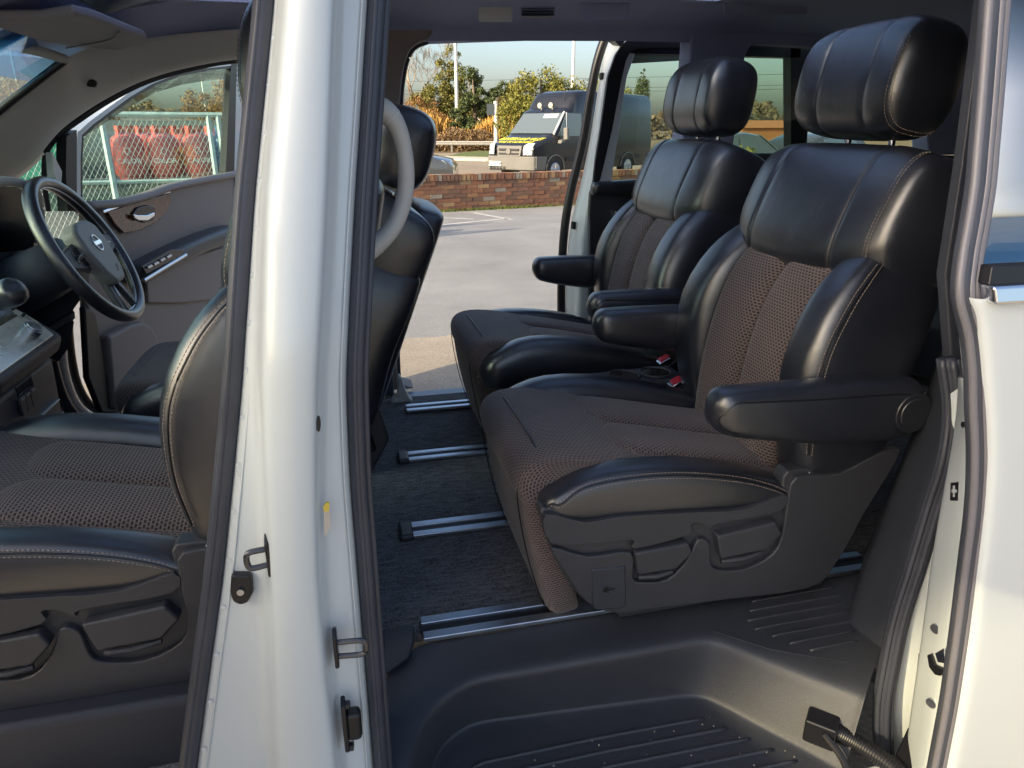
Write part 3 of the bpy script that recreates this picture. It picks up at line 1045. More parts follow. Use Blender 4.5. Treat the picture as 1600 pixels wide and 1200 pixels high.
sealp = [Q(1478, 560, .83), Q(1487, 640, .815), Q(1478, 715, .80), Q(1455, 790, .80), Q(1428, 880, .795), Q(1403, 960, .79), Q(1388, 1030, .785), Q(1377, 1100, .78), Q(1378, 1180, .775), Q(1384, 1260, .77)]
rp = smooth_path(sealp, 6)
mb = MB()
mb.tube(rp, .0135, 14)
se = mb.build('aperture_seal', 'rubber', car, angle=None)
for dx, dy, r in ((-.012, -.006, .0048), (.0005, -.013, .0048), (.0125, -.009, .0048)):
    mb = MB()
    mb.tube([p + V((dx, dy, 0)) for p in rp], r, 8)
    mb.build('seal_rib', 'rubber', se, angle=None)
# white body jamb behind the seal
jl = [(1512, 610), (1500, 690), (1474, 800), (1447, 880), (1420, 970), (1408, 1040), (1397, 1110), (1398, 1260)]
secs = []
for x, y in jl:
    a = Q(x, y, .785)
    secs.append([a + V((-.004, .03, 0)), a, a + V((.03, -.022, 0)), a + V((.06, -.044, 0)), a + V((.075, -.055, 0)), a + V((.10, -.058, 0)), a + V((.9, -.056, 0))])
jb = loft('body_jamb', secs, 'white', car, closed=False, sub=1)
# upper part of the near rear pillar (dark trim and white skin)
mb = MB()
mb.prism([Q(1545, -60, .93), Q(1505, 260, .90), Q(1478, 430, .86), Q(1487, 560, .84), Q(1497, 660, .83), Q(1560, 660, .83), Q(1640, 300, .88), Q(1680, -60, .93)], (0, .02, 0))
mb.build('upper_pillar_trim', 'plastic_soft', car, bevel=.004)

# --- near sliding door, slid back along the outside
DOOR_Y = .605
def dskin(z):
    if z > 1.16:
        return DOOR_Y + .012 + (z - 1.16) * .26
    return DOOR_Y + .05 * max(0, (.62 - z)) ** 1.3 + .012 * ((z - .8) / .36) ** 2 * (z > .8)
def dpt(x, y, off=0):
    z = 1.0
    for _ in range(8):
        p = at(x, y, Y=dskin(z) + off)
        z = p.z
    return p
edge = [(-60, 1577), (0, 1571), (150, 1560), (300, 1547), (400, 1530), (440, 1522), (470, 1526), (500, 1536), (560, 1543), (640, 1549), (720, 1552), (800, 1547), (900, 1534), (1000, 1521), (1100, 1506), (1200, 1487), (1330, 1460)]
def edge_x(y):
    for a, b in zip(edge, edge[1:]):
        if a[0] <= y <= b[0]:
            return a[1] + (b[1] - a[1]) * (y - a[0]) / (b[0] - a[0])
    return edge[0][1] if y < -60 else edge[-1][1]
sd = None
secs = []
for y in [468, 474, 485, 500, 530, 560, 600, 640, 680, 720, 760, 800, 850, 900, 950, 1000, 1050, 1100, 1150, 1200, 1260, 1330]:
    e = dpt(edge_x(y) + 2, y)
    row = [e + V((.010, .05, 0)), e + V((-.001, .018, 0)), e + V((-.002, .006, 0)), e + V((.004, .001, 0)), e + V((.012, 0, 0))]
    for dx in (.05, .12, .25, .4, .6, .8):
        row.append(V((e.x + dx, dskin(e.z) - .004 * min(1, dx / .3), e.z)))
    secs.append(row)
sd = loft('near_sliding_door', secs, 'white_out', car, closed=False, sub=1)
sd['label'] = 'white sliding door pushed back at the right edge'
# belt chrome, black belt seal and glass
def band(y0, y1, off, thick, name, mat, x_shift=0, bevel=.002):
    a, b = dpt(edge_x(y0) + x_shift, y0, off), dpt(edge_x(y1) + x_shift, y1, off)
    mb = MB()
    mb.prism([a, b, b + V((.85, 0, 0)), a + V((.85, 0, 0))], (0, -thick, 0))
    return mb.build(name, mat, sd, bevel=bevel)
band(441, 470, .010, .024, 'chrome_strip', 'chrome', 3, .004)
band(412, 442, .010, .016, 'belt_seal', 'black', 4)
a, b = dpt(edge_x(-60), -60, .016), dpt(edge_x(425), 425, .016)
mb = MB()
mb.prism([a, dpt(edge_x(150), 150, .016), dpt(edge_x(300), 300, .016), b, b + V((.85, 0, 0)), a + V((.85, 0, 0))], (0, .004, 0))
mb.build('door_glass', glass_material('dark_privacy_glass', (.30, .38, .46), .14), sd, angle=None)
mb = MB()
mb.prism([V((.82, .68, 1.20)), V((1.65, .68, 1.20)), V((1.65, .76, 1.60)), V((.80, .76, 1.60))], (0, .02, 0))
mb.build('door_blind', 'headliner', sd)
# inner board of the door, closing it from behind
mb = MB()
e0 = dpt(edge_x(720), 720)
mb.prism([V((1.02, .685, .36)), V((.95, .685, 1.19)), V((1.66, .685, 1.19)), V((1.66, .685, .36))], (0, .012, 0))
mb.build('inner_board', 'plastic_soft', sd)
# leading weather strip of the door
sp_ = []
for y in range(-60, 1331, 58):
    x = edge_x(y)
    w = 22 + 3 * (y > 600)
    sp_.append(dpt(x - w, y, .022))
path = smooth_path(sp_, 4)
mb = MB()
mb.tube(path, .0118, 12)
ws = mb.build('door_weather_strip', 'rubber', sd, angle=None)
for dx, dy, r in ((-.0085, -.006, .0050), (.003, -.0095, .0045), (.0125, -.0075, .0048)):
    mb = MB()
    mb.tube([p + V((dx, dy, 0)) for p in path], r, 8)
    mb.build('strip_rib', material('grey_strip', (.16, .155, .175), .36) if 'grey_strip' not in bpy.data.materials else bpy.data.materials['grey_strip'], ws, angle=None)
# shut face with latch, bolts and sticker
fl = [(590, 1497, 1500), (640, 1496, 1512), (700, 1487, 1518), (780, 1472, 1515), (860, 1457, 1505), (940, 1447, 1495), (1020, 1437, 1482), (1100, 1424, 1468), (1200, 1412, 1450), (1330, 1398, 1430)]
secs = []
for y, xl, xr in fl:
    a, b = at(xl, y, Y=.715), at(xr, y, Y=.64)
    secs.append([a + V((.03, .02, 0)), a + V((.002, .003, 0)), a, a.lerp(b, .5), b, b + V((.02, -.01, 0))])
sf = loft('shut_face', secs, 'white', sd, closed=False, sub=1)
def on_face(x, y):
    r_ = None
    for a, b in zip(fl, fl[1:]):
        if a[0] <= y <= b[0]:
            f = (y - a[0]) / (b[0] - a[0])
            xl, xr = a[1] + (b[1] - a[1]) * f, a[2] + (b[2] - a[2]) * f
            g = (x - xl) / (xr - xl)
            return at(x, y, Y=.715 + (.64 - .715) * g - .002)
def face_plate(name, pxs, mat, parent, thick=.003, push=0.0):
    mb = MB()
    nn = V((-.95, -.3, 0))
    mb.prism([on_face(x, y) + nn * push for x, y in pxs], nn * thick)
    return mb.build(name, mat, parent, bevel=.0006)
stk = face_plate('warning_sticker', [(1486, 754), (1498, 753), (1497, 782), (1485, 782)], 'black', sf, .0008, .0004)
face_plate('sticker_mark', [(1488, 764), (1490, 764), (1490, 758), (1493, 758), (1493, 764), (1496, 765), (1496, 769), (1493, 769), (1493, 776), (1490, 776), (1490, 769), (1488, 769)], 'white', stk, .0006, .0014)
for x, y in ((1463, 982), (1456, 1098)):
    mb = MB()
    mb.disc(on_face(x, y), (-.95, -.3, 0), .0075, .003, 14)
    mb.build('face_bolt', 'satin', sf)
lt = face_plate('latch', [(1452, 1022), (1458, 1020), (1464, 1038), (1476, 1044), (1473, 1054), (1464, 1052), (1455, 1040)], 'black', sf, .006)
face_plate('latch_mouth', [(1462, 1020), (1476, 1012), (1478, 1036), (1466, 1034)], 'chrome', lt, .002)
face_plate('drain_plug', [(1505 + 3 * math.cos(k * .785), 663 + 5 * math.sin(k * .785)) for k in range(8)], 'black', sf, .002)
mb = MB()
mb.prism([at(1434, 1022, Y=.735), at(1446, 1010, Y=.735), at(1446, 1100, Y=.735), at(1440, 1180, Y=.735), at(1430, 1150, Y=.735), at(1428, 1080, Y=.735)], (.012, .004, 0))
mb.build('dark_slot', 'black', sd, bevel=.003)  # black strip standing in for the shaded slot between jamb and door
mb = MB()
b0 = at(1442, 1175, Y=.70)
mb.box(b0, (.05, .05, .07), Matrix.Rotation(R(12), 3, 'Y'))
ra = mb.build('roller_arm', 'black', sd, bevel=.008)
mb = MB()
mb.box(b0 + V((-.02, -.028, .01)), (.022, .02, .05))
mb.build('roller_bracket', 'satin', ra, bevel=.004)
# power cable carrier going down into the step
c0 = at(1275, 1140, Z=.385)
mb = MB()
mb.box(c0 + V((.01, .0, 0)), (.050, .040, .045), Matrix.Rotation(R(-45), 3, 'Z'))
cc = mb.build('cable_socket', 'black', car, bevel=.004)
mb = MB()
mb.tube(smooth_path([c0 + V((0, -.02, .01)), c0 + V((.012, -.055, -.01)), c0 + V((.02, -.08, -.05))], 5), .006, 8)
mb.build('cable', 'black', cc)
pth = smooth_path([at(1300, 1140, Z=.39), at(1340, 1162, Z=.375), at(1390, 1195, Z=.36), at(1440, 1240, Z=.345)], 46)
mb = MB()
mb.tube(pth, [.0150 if (i % 4) < 2 else .0132 for i in range(len(pth))], 14)
mb.build('corrugated_hose', 'black', cc, angle=None)
mb = MB()
mb.prism([V((-1.2, .97, .30)), V((-.08, .97, .30)), V((-.06, .97, .47)), V((-.20, .97, .50)), V((-1.2, .97, .50))], (0, .05, 0))
mb.build('front_sill_trim', 'plastic_soft', car, bevel=.015, seg=3)
# grit trodden into the step
rg = random.Random(3)
mb = MB()
for i in range(90):
    x, y = rg.uniform(.08, .75), rg.uniform(.70, .90)
    r_ = rg.uniform(.0006, .0016)
    mb.box((x, y, Zb + .001 + r_ * .5), (r_ * 2, r_ * 1.6, r_), Matrix.Rotation(rg.uniform(0, 3), 3, 'Z'))
o = mb.build('grit', material('pale_grit', (.40, .36, .30), .9), step, smooth=False)
o['kind'] = 'stuff'
# ---------------------------------------------------------------- the minivan: roof and far side
# headliner: cross-sections in YZ along X
prof = [(.93, 1.60), (.94, 1.625), (1.0, 1.65), (1.12, 1.675), (1.35, 1.695), (1.64, 1.702), (1.95, 1.70), (2.18, 1.69), (2.32, 1.675), (2.395, 1.658), (2.425, 1.640), (2.435, 1.615)]
secs = []
for x, dz, zf in ((2.55, -.07, 0), (2.2, -.02, 0), (1.6, .008, 0), (1.0, .006, 0), (.4, -.008, 0), (.0, -.02, 0), (-.25, -.045, 0), (-.45, -.085, 0), (-.62, -.13, 0), (-.70, -.165, 0)):
    secs.append([V((x, y, z + dz)) for y, z in prof])
def dense(prof_, xs):
    ys = smooth_path([V((0, y, z)) for y, z in prof_], 3)
    return [[V((x, p.y, p.z + dz)) for p in ys] for x, dz in xs]
def lin(tab, x):
    tab = sorted(tab)
    for a, b in zip(tab, tab[1:]):
        if a[0] <= x <= b[0]:
            return a[1] + (b[1] - a[1]) * (x - a[0]) / (b[0] - a[0])
    return tab[0][1] if x < tab[0][0] else tab[-1][1]
SUNROOFS = ((.30, 1.10, 1.16, 2.05), (-.50, -.08, 1.20, 2.02))
def cut_roof(o):
    bm = bmesh.new()
    bm.from_mesh(o.data)
    kill = []
    for f in bm.faces:
        c = f.calc_center_median()
        if any(x0 < c.x < x1 and y0 < c.y < y1 for x0, x1, y0, y1 in SUNROOFS):
            kill.append(f)
    bmesh.ops.delete(bm, geom=kill, context='FACES')
    bm.to_mesh(o.data)
    bm.free()
    o.modifiers.clear()
htab = [(2.55, -.07), (2.2, -.02), (1.6, .008), (1.0, .006), (.4, -.008), (.0, -.02), (-.25, -.045), (-.45, -.085), (-.62, -.13), (-.70, -.165)]
xs_ = [2.55 - .065 * i for i in range(51)]
hl = loft('headliner', dense(prof, [(x, lin(htab, x)) for x in xs_]), 'headliner', car, closed=False, sub=0)
cut_roof(hl)
hl['label'] = 'dark grey roof lining'
secs = []
for x, dz in ((2.75, -.35), (2.62, -.08), (2.3, 0), (1.2, .03), (.2, .02), (-.4, -.05), (-.72, -.15), (-.80, -.20)):
    secs.append([V((x, y, z + dz)) for y, z in ((.86, 1.56), (.93, 1.68), (1.1, 1.755), (1.64, 1.785), (2.2, 1.755), (2.40, 1.69), (2.47, 1.60))])
rtab = [(2.75, -.35), (2.62, -.08), (2.3, 0), (1.2, .03), (.2, .02), (-.4, -.05), (-.72, -.15), (-.80, -.20)]
rs = loft('roof_skin', dense([(.86, 1.56), (.93, 1.68), (1.1, 1.755), (1.64, 1.785), (2.2, 1.755), (2.40, 1.69), (2.47, 1.60)], [(2.75 - .071 * i, lin(rtab, 2.75 - .071 * i)) for i in range(51)]), 'white_out', car, closed=False, sub=0)
cut_roof(rs)
for x0, x1, y0, y1 in SUNROOFS:
    mb = MB()
    zr = 1.775 + lin(rtab, (x0 + x1) / 2)
    mb.prism([V((x0 - .05, y0 - .05, zr)), V((x1 + .05, y0 - .05, zr)), V((x1 + .05, y1 + .05, zr)), V((x0 - .05, y1 + .05, zr))], (0, 0, .005))
    sr = mb.build('sunroof_glass', glass_material('sunroof_tint', (.90, .95, 1.0)) if 'sunroof_tint' not in bpy.data.materials else bpy.data.materials['sunroof_tint'], car)
    zl = 1.695 + lin(htab, (x0 + x1) / 2)
    for q in (((x0, y0), (x1, y0)), ((x1, y0), (x1, y1)), ((x1, y1), (x0, y1)), ((x0, y1), (x0, y0))):
        mb = MB()
        (ax, ay), (bx, by) = q
        mb.prism([V((ax, ay, zl - .012)), V((bx, by, zl - .012)), V((bx, by, zr)), V((ax, ay, zr))], V((by - ay, ax - bx, 0)).normalized() * -.02)
        mb.build('sunroof_frame', 'headliner', sr)
# overhead lamp, vents and coat hooks on the far rail
def hl_plate(name, x0, x1, y0, y1, mat, parent, yy=2.30, zz=1.668, thick=.006, bevel=.003):
    mb = MB()
    pts = [at(x0, y0, Y=yy), at(x1, y0, Y=yy), at(x1, y1, Y=yy + .02), at(x0, y1, Y=yy + .02)]
    mb.prism(pts, (0, -thick, -thick * .5))
    return mb.build(name, mat, parent, bevel=bevel)
ov = hl_plate('overhead_lamp', 747, 800, 10, 34, 'trim_grey', car, 2.16)
vt = hl_plate('overhead_vent', 812, 868, 10, 30, 'headliner', car, 2.16)
for i in range(4):
    hl_plate('vent_slat', 815, 865, 13 + i * 4, 14.5 + i * 4, 'black', vt, 2.148, thick=.003, bevel=0)
hl_plate('overhead_vent', 905, 985, 4, 30, 'headliner', car, 2.16)
hl_plate('overhead_lamp', 1130, 1260, 4, 22, 'headliner', car, 2.16)
# far B pillar trim with rounded corner into the header
op = [(625, 240), (625, 160), (628, 125), (633, 98), (641, 78), (652, 68), (668, 62)]
inner = [at(x, y, Y=Y_IN) for x, y in op]
low = [at(x, y, Y=Y_IN) for x, y in ((622, 420), (619, 520), (622, 600))]
poly = [V((-.03, Y_IN, 1.655))] + [V((.35, Y_IN, 1.655))] + list(reversed(inner)) + low + [V((.22, Y_IN, .455)), V((-.02, Y_IN, .455)), V((-.035, Y_IN, 1.0))]
mb = MB()
mb.prism(poly, (0, .11, 0))
fb = mb.build('far_pillar_trim', 'trim_brown', car, bevel=.012, seg=3)
mb = MB()
mb.tube(smooth_path([p + V((.006, .045, 0)) for p in (list(reversed(low)) + inner)], 5), .009, 8)
mb.build('pillar_seal', 'rubber', fb, angle=None)
# header rail of the far opening
mb = MB()
mb.prism([V((.25, 2.44, 1.70)), V((1.5, 2.44, 1.70)), V((1.5, 2.44, 1.642)), V((.9, 2.44, 1.636)), V((.30, 2.44, 1.603))], (0, .09, 0))
mb.build('header_rail', 'headliner', car, bevel=.006)
# far C pillar and rear quarter: panel with the window opening made of four boards
def wall_piece(name, pts, mat, parent=car, y=Y_IN, th=.09, bevel=.01):
    mb = MB()
    mb.prism([V((x, y, z)) for x, z in pts], (0, th, 0))
    return mb.build(name, mat, parent, bevel=bevel, seg=3)
wall_piece('rear_pillar_trim', [(1.205, 1.66), (1.50, 1.66), (1.455, 1.628), (1.428, 1.61), (1.415, 1.58), (1.405, 1.45), (1.405, 1.262), (1.20, 1.262), (1.205, 1.60)], 'headliner')
wall_piece('rear_header_trim', [(1.46, 1.632), (2.5, 1.632), (2.5, 1.70), (1.46, 1.70)], 'headliner')
wall_piece('rear_side_panel', [(1.10, 1.268), (2.5, 1.245), (2.5, .45), (1.18, .45)], 'plastic_soft')
wall_piece('tail_pillar_trim', [(2.12, 1.64), (2.5, 1.64), (2.5, 1.25), (2.25, 1.25)], 'headliner')
wall_piece('quarter_glass', [(1.40, 1.65), (2.2, 1.65), (2.3, 1.24), (1.39, 1.24)], 'glass_privacy', y=Y_IN + .07, th=.004, bevel=0)
mb = MB()
mb.tube(smooth_path([V((x, Y_IN + .05, z)) for x, z in ((1.41, 1.25), (1.41, 1.45), (1.42, 1.585), (1.435, 1.612), (1.47, 1.632), (1.8, 1.637), (2.2, 1.637))], 6), .008, 8)
mb.build('quarter_seal', 'rubber', car, angle=None)
mb = MB()
mb.box((2.55, 1.64, .92), (.06, 1.5, .95))
mb.build('tailgate_panel', 'plastic_soft', car, bevel=.02)
# third row seat seen as a dark mass behind
mb = MB()
mb.prism([(1.95, 1.05, .72), (2.02, 1.05, .80), (2.3, 1.05, .78), (2.42, 1.05, 1.20), (2.5, 1.05, 1.18), (2.5, 1.05, .5), (1.97, 1.05, .5)], (0, 1.25, 0))
mb.build('rear_bench', 'leather_matt', car, bevel=.04, seg=4)
# far sill with the rail, pale corner cover
mb = MB()
mb.prism([V((.10, 2.245, .452)), V((1.4, 2.245, .452)), V((1.4, 2.43, .445)), V((.10, 2.43, .445))], (0, 0, -.07))
fs = mb.build('far_sill', material('far_sill_grey', (.26, .30, .36), .45, .2), car, bevel=.008)
rail(2.212, .165, 1.35, .058, FLOOR + .004, False)
mb = MB()
mb.prism([at(x, y, Y=2.30) for x, y in ((606, 636), (612, 651), (650, 652), (650, 632), (640, 622), (631, 604), (627, 590), (622, 590), (622, 622))], (0, .05, 0))
mb.build('sill_corner_cover', 'trim_grey', fs, bevel=.006)
mb = MB()
mb.box((-.12, 2.40, .50), (.52, .05, .10))
mb.build('far_front_sill_trim', 'plastic_soft', car, bevel=.01)
# lower edge trim of the far pillar and the seat-belt tongue hanging there
bp = at(619, 500, Y=2.36)
mb = MB()
mb.tube(smooth_path([at(624, 488, Y=2.34), at(614, 512, Y=2.34), at(606, 540, Y=2.34)], 4), .011, 8, flat=.5)
bt = mb.build('belt_buckle_stalk', 'black', car)
mb = MB()
mb.box(at(627, 489, Y=2.335), (.02, .012, .03), Matrix.Rotation(R(25), 3, 'Y'))
mb.build('belt_tongue', 'chrome', bt, bevel=.003)

# --- far sliding door, slid back outside the body
fd_w = [(52, 989), (60, 978), (72, 968), (85, 962), (120, 950), (160, 944), (200, 939), (245, 932), (290, 926), (320, 918), (350, 912), (400, 908), (450, 905), (500, 903), (560, 905), (640, 912)]
fe = [at(x, y, Y=2.60) for y, x in fd_w]
door_pts = [V((p.x, 2.60, p.z)) for p in fe]
mb = MB()
mb.prism([p + V((.0, 0, 0)) for p in door_pts[:9]] + [V((p.x + .075, 2.60, p.z)) for p in reversed(door_pts[:9])], (0, .095, 0))
fd = mb.build('far_sliding_door', 'white', car, bevel=.008)
fd['label'] = 'white far sliding door with black window frame'
wl_ = [(52, 962), (60, 955), (72, 947), (85, 942), (120, 936), (160, 930), (200, 924), (245, 915), (290, 905), (320, 897), (350, 889), (400, 884), (450, 882), (500, 881), (560, 884), (640, 890)]
secs = []
for (y, xl), p in zip([(b, a) for b, a in wl_], door_pts):
    q = at(xl, y, Y=2.685)
    secs.append([p + V((.05, -.002, 0)), p + V((.004, -.004, 0)), p + V((-.002, .004, 0)), p.lerp(q, .45) + V((.004, 0, 0)), p.lerp(q, .55) + V((-.003, 0, 0)), q, q + V((.01, .012, 0)), q + V((.08, .014, 0))])
loft('door_edge', secs, 'white', fd, closed=False, sub=1)
mb = MB()
lo_pts = door_pts[8:]
mb.prism(lo_pts + [V((1.75, 2.60, lo_pts[-1].z)), V((1.75, 2.60, lo_pts[0].z))], (0, .095, 0))
mb.build('lower_skin', 'white', fd, bevel=.008)
mb = MB()
mb.prism([V((.97, 2.60, 1.66)), V((1.75, 2.60, 1.66)), V((1.75, 2.60, 1.60)), V((1.05, 2.60, 1.60))], (0, .05, 0))
mb.build('top_frame', 'black', fd)
mb = MB()
mb.prism([V((1.70, 2.60, 1.66)), V((1.80, 2.60, 1.66)), V((1.84, 2.60, 1.15)), V((1.78, 2.60, 1.15))], (0, .05, 0))
mb.build('rear_frame', 'black', fd)
# black inner frame round the glass
fr_out = [at(x, y, Y=2.585) for x, y in ((926, 300), (931, 250), (939, 200), (950, 120), (962, 86), (974, 68), (990, 57), (1090, 54), (1200, 54))]
fr_in = [at(x, y, Y=2.585) for x, y in ((938, 280), (944, 255), (957, 200), (971, 125), (978, 95), (984, 82), (996, 76), (1090, 73), (1200, 73))]
mb = MB()
for i in range(len(fr_out) - 1):
    mb.prism([fr_out[i], fr_out[i + 1], fr_in[i + 1], fr_in[i]], (0, .016, 0))
mb.build('window_frame', 'black', fd)
mb = MB()
mb.prism([V((1.09, 2.63, 1.65)), V((1.78, 2.63, 1.65)), V((1.82, 2.63, 1.15)), V((1.00, 2.63, 1.15)), V((1.05, 2.63, 1.45))], (0, .004, 0))
mb.build('door_glass', 'glass_privacy', fd)
# sun strip / drip moulding seen through the glass top
mb = MB()
mb.prism([at(975, 100, Y=2.66), at(1110, 92, Y=2.66), at(1110, 75, Y=2.66), at(985, 82, Y=2.66)], (0, .004, 0))
mb.build('visor_strip', 'trim_grey', fd)
# padded inner panel
ipts = [at(x, y, Y=2.575) for x, y in ((932, 285), (922, 300), (920, 330), (921, 400), (920, 500), (925, 640))]
mb = MB()
mb.prism(ipts + [V((1.7, 2.575, ipts[-1].z)), V((1.7, 2.575, ipts[0].z))], (0, .02, 0))
mb.build('inner_panel', 'leather_matt', fd, bevel=.006)
pillow('belt_pad', [(at(928, 290, Y=2.56) + V((0, 0, -.012)), (0, 1, 0), (0, 0, 1), .022, .026), (V((1.7, 2.56, at(928, 290, Y=2.56).z + .02)), (0, 1, 0), (0, 0, 1), .022, .026)], 'leather', fd, r0=.012, sub=1)
mb = MB()
mb.prism([at(961, 330, Y=2.55), at(974, 329, Y=2.55), at(974, 352, Y=2.55), at(962, 354, Y=2.55)], (0, .03, 0))
dh = mb.build('inner_handle', 'chrome', fd, bevel=.004)
mb = MB()
mb.prism([at(963.5, 333, Y=2.547), at(972, 332, Y=2.547), at(972, 349, Y=2.547), at(964, 351, Y=2.547)], (0, .01, 0))
mb.build('handle_recess', 'gloss_black', dh, bevel=.002)
# leading seal and fittings on the white edge
sl = [(946, 58), (938, 80), (930, 110), (921, 160), (913, 210), (903, 255), (894, 290), (886, 330), (881, 370), (878, 420), (877, 470), (878, 530), (882, 600)]
mb = MB()
mb.tube(smooth_path([at(x, y, Y=2.70) for x, y in sl], 5), .017, 10)
mb.build('leading_seal', 'black', fd, angle=None)
for x, y, s in ((940, 119, 10), (896, 352, 12), (894, 447, 5), (898, 478, 9)):
    mb = MB()
    p = at(x, y, Y=2.655)
    mb.box(p, (.012, .022 * s / 10, .024 * s / 10))
    mb.build('edge_catch', 'black', fd, bevel=.003)

# ---------------------------------------------------------------- driver side: pillar, door, windscreen
upc = [at(x, y, Y=2.16) for x, y in ((-160, 330), (-80, 245), (0, 172), (50, 133), (88, 104), (101, 94))] + [at(112, 84, Y=2.2), at(150, 72, Y=2.26), at(230, 58, Y=2.32), at(330, 48, Y=2.34), at(430, 42, Y=2.35), at(560, 40, Y=2.36)]
loc_ = [at(x, y, Y=2.44) for x, y in ((-120, 420), (-40, 330), (45, 268), (72, 232), (90, 209), (110, 193), (140, 172), (180, 148), (230, 123), (300, 104), (380, 90), (560, 84))]
secs = []
for f, bl in ((0, 0), (.06, .010), (.3, .030), (.6, .040), (.85, .028), (.96, .008), (1.0, -.012)):
    secs.append([a.lerp(b, f) + V((.5, -.8, -.35)) * bl for a, b in zip(upc, loc_)])
secs.append([b + V((0, .06, .01)) for b in loc_])
ap = loft('a_pillar_trim', [list(s) for s in zip(*secs)], 'trim_grey', car, closed=False, sub=2)
mb = MB()
c = at(137, 129, Y=2.30)
mb.tube([c + V((-.02, 0, .004)), c + V((.012, -.012, 0)), c + V((.024, -.012, -.006))], [.010, .013, .008], 10)
mb.build('pillar_speaker', 'black', ap, angle=None)
# door aperture seal on the body
mb = MB()
mb.tube(smooth_path([at(x, y, Y=2.46) for x, y in ((76, 330), (70, 290), (70, 250), (78, 228), (95, 209), (120, 190), (170, 157), (230, 127), (300, 107), (380, 94), (560, 88))], 5), .008, 8)
mb.build('driver_aperture_seal', 'rubber', car, angle=None)
# windscreen
ws_pts = [V((-.66, 1.0, 1.553)), V((-.66, 2.42, 1.553)), V((-1.55, 2.46, 1.02)), V((-1.55, .90, 1.02))]
mb = MB()
mb.prism(ws_pts, V((-.004, 0, .006)))
mb.build('windscreen', 'glass_green', car)
mb = MB()
mb.prism([V((-.665, 1.0, 1.549)), V((-.665, 2.42, 1.549)), V((-.80, 2.42, 1.469)), V((-.80, .99, 1.469))], V((.001, 0, -.0015)))
mb.build('windscreen_shade_band', glass_material('blue_shade_band', (.42, .70, .95)), car)
mb = MB()
mb.tube(smooth_path([at(-60, 60, Y=2.05), at(0, 69, Y=2.08), at(60, 80, Y=2.12), at(103, 93, Y=2.16)], 5), .012, 8)
mb.build('screen_header', 'trim_grey', car, angle=None)
# far quarter light glass is part of the body; sun visor
vz = 1.545
vpt = [at(x, y, Z=vz) for x, y in ((-60, 22), (0, 30), (60, 30), (115, 22), (150, 30), (228, 60), (231, 67), (180, 80), (130, 86), (98, 82), (40, 75), (-60, 62))]
mb = MB()
mb.prism(vpt, (0, 0, .018))
vis = mb.build('sun_visor', material('visor_cloth', (.30, .28, .30), .85, var=.05), car, bevel=.007, seg=3)
mb = MB()
mb.tube(smooth_path([at(80, 80, Z=vz - .004), at(120, 72, Z=vz - .004), at(170, 62, Z=vz - .004), at(186, 50, Z=vz - .004)], 5), .0016, 6)
mb.build('visor_seam', 'black', vis)
mb = MB()
mb.prism([at(x, y, Z=1.60) for x, y in ((-60, -30), (140, -30), (120, 14), (60, 27), (-60, 34))], (0, 0, .04))
mb.build('roof_console', 'trim_grey', car, bevel=.012, seg=3)

# --- driver's door swung open: its plane
P0, U_D = V((-.745, 2.55, 0)), V((.247, .969, 0)).normalized()
N_D = V((U_D.y, -U_D.x, 0))
def dp(x, y, off=0.0):
    return on_plane(x, y, P0 + N_D * off, N_D)
def dprism(name, pxs, off, thick, mat, parent, bevel=.004, seg=2):
    mb = MB()
    mb.prism([dp(x, y, off) for x, y in pxs], N_D * thick)
    return mb.build(name, mat, parent, bevel=bevel, seg=seg)
outer_f = [(118, 330), (119, 240), (121, 207), (140, 190), (165, 171), (200, 146), (235, 125), (275, 110), (320, 101), (369, 96)]
inner_f = [(126, 330), (126, 245), (128, 211), (145, 195), (170, 176), (204, 151), (238, 131), (277, 116), (321, 107), (366, 102)]
mb = MB()
for i in range(len(outer_f) - 1):
    mb.prism([dp(*outer_f[i]), dp(*outer_f[i + 1]), dp(*inner_f[i + 1]), dp(*inner_f[i])], N_D * -.03)
dd = mb.build('driver_door', 'white', car, bevel=0)
dd['label'] = "open driver's door with taupe lining and wood trim"
mb = MB()
for i in range(len(outer_f) - 1):
    a, b = inner_f[i], inner_f[i + 1]
    mb.prism([dp(*a, -.002), dp(*b, -.002), dp(b[0] + 3, b[1] + 4, -.002), dp(a[0] + 3, a[1] + 3, -.002)], N_D * -.02)
mb.build('glass_run', 'black', dd, bevel=0)
dprism('rear_frame', [(361, 100), (370, 98), (366, 276), (352, 280)], 0, -.03, 'black', dd, 0)
dprism('rear_edge', [(370, 97), (378, 130), (376, 300), (374, 560), (366, 560), (366, 276)], 0, -.05, 'white', dd, 0)
dprism('door_glass', [(126, 330), (126, 250), (129, 210), (172, 174), (240, 128), (300, 108), (366, 98), (354, 285), (260, 300)], -.012, -.004, 'glass_green', dd, 0)
# tinted wind deflector along the top of the glass
dfl = [(131, 212), (172, 177), (206, 152), (240, 132), (280, 117), (322, 108), (365, 103)]
dfi = [(150, 202), (185, 178), (215, 160), (245, 144), (285, 132), (325, 126), (364, 122)]
mb = MB()
for i in range(len(dfl) - 1):
    mb.prism([dp(*dfl[i], -.05), dp(*dfl[i + 1], -.05), dp(*dfi[i + 1], -.07), dp(*dfi[i], -.07)], N_D * -.003)
mb.build('wind_deflector', glass_material('smoked_deflector', (.42, .36, .30)), dd)
# black front mullion and fixed quarter light
dprism('front_mullion', [(104, 214), (120, 203), (120, 330), (106, 330), (103, 270)], .01, -.03, 'black', dd, 0)
mb = MB()
mb.prism([at(x, y, Y=2.47) for x, y in ((74, 330), (73, 240), (82, 224), (100, 208), (103, 330))], (0, .004, 0))
mb.build('quarter_light', 'glass_green', car)
dprism('mirror_base', [(82, 238), (97, 268), (95, 300), (84, 270)], .02, -.02, 'white', dd, 0)
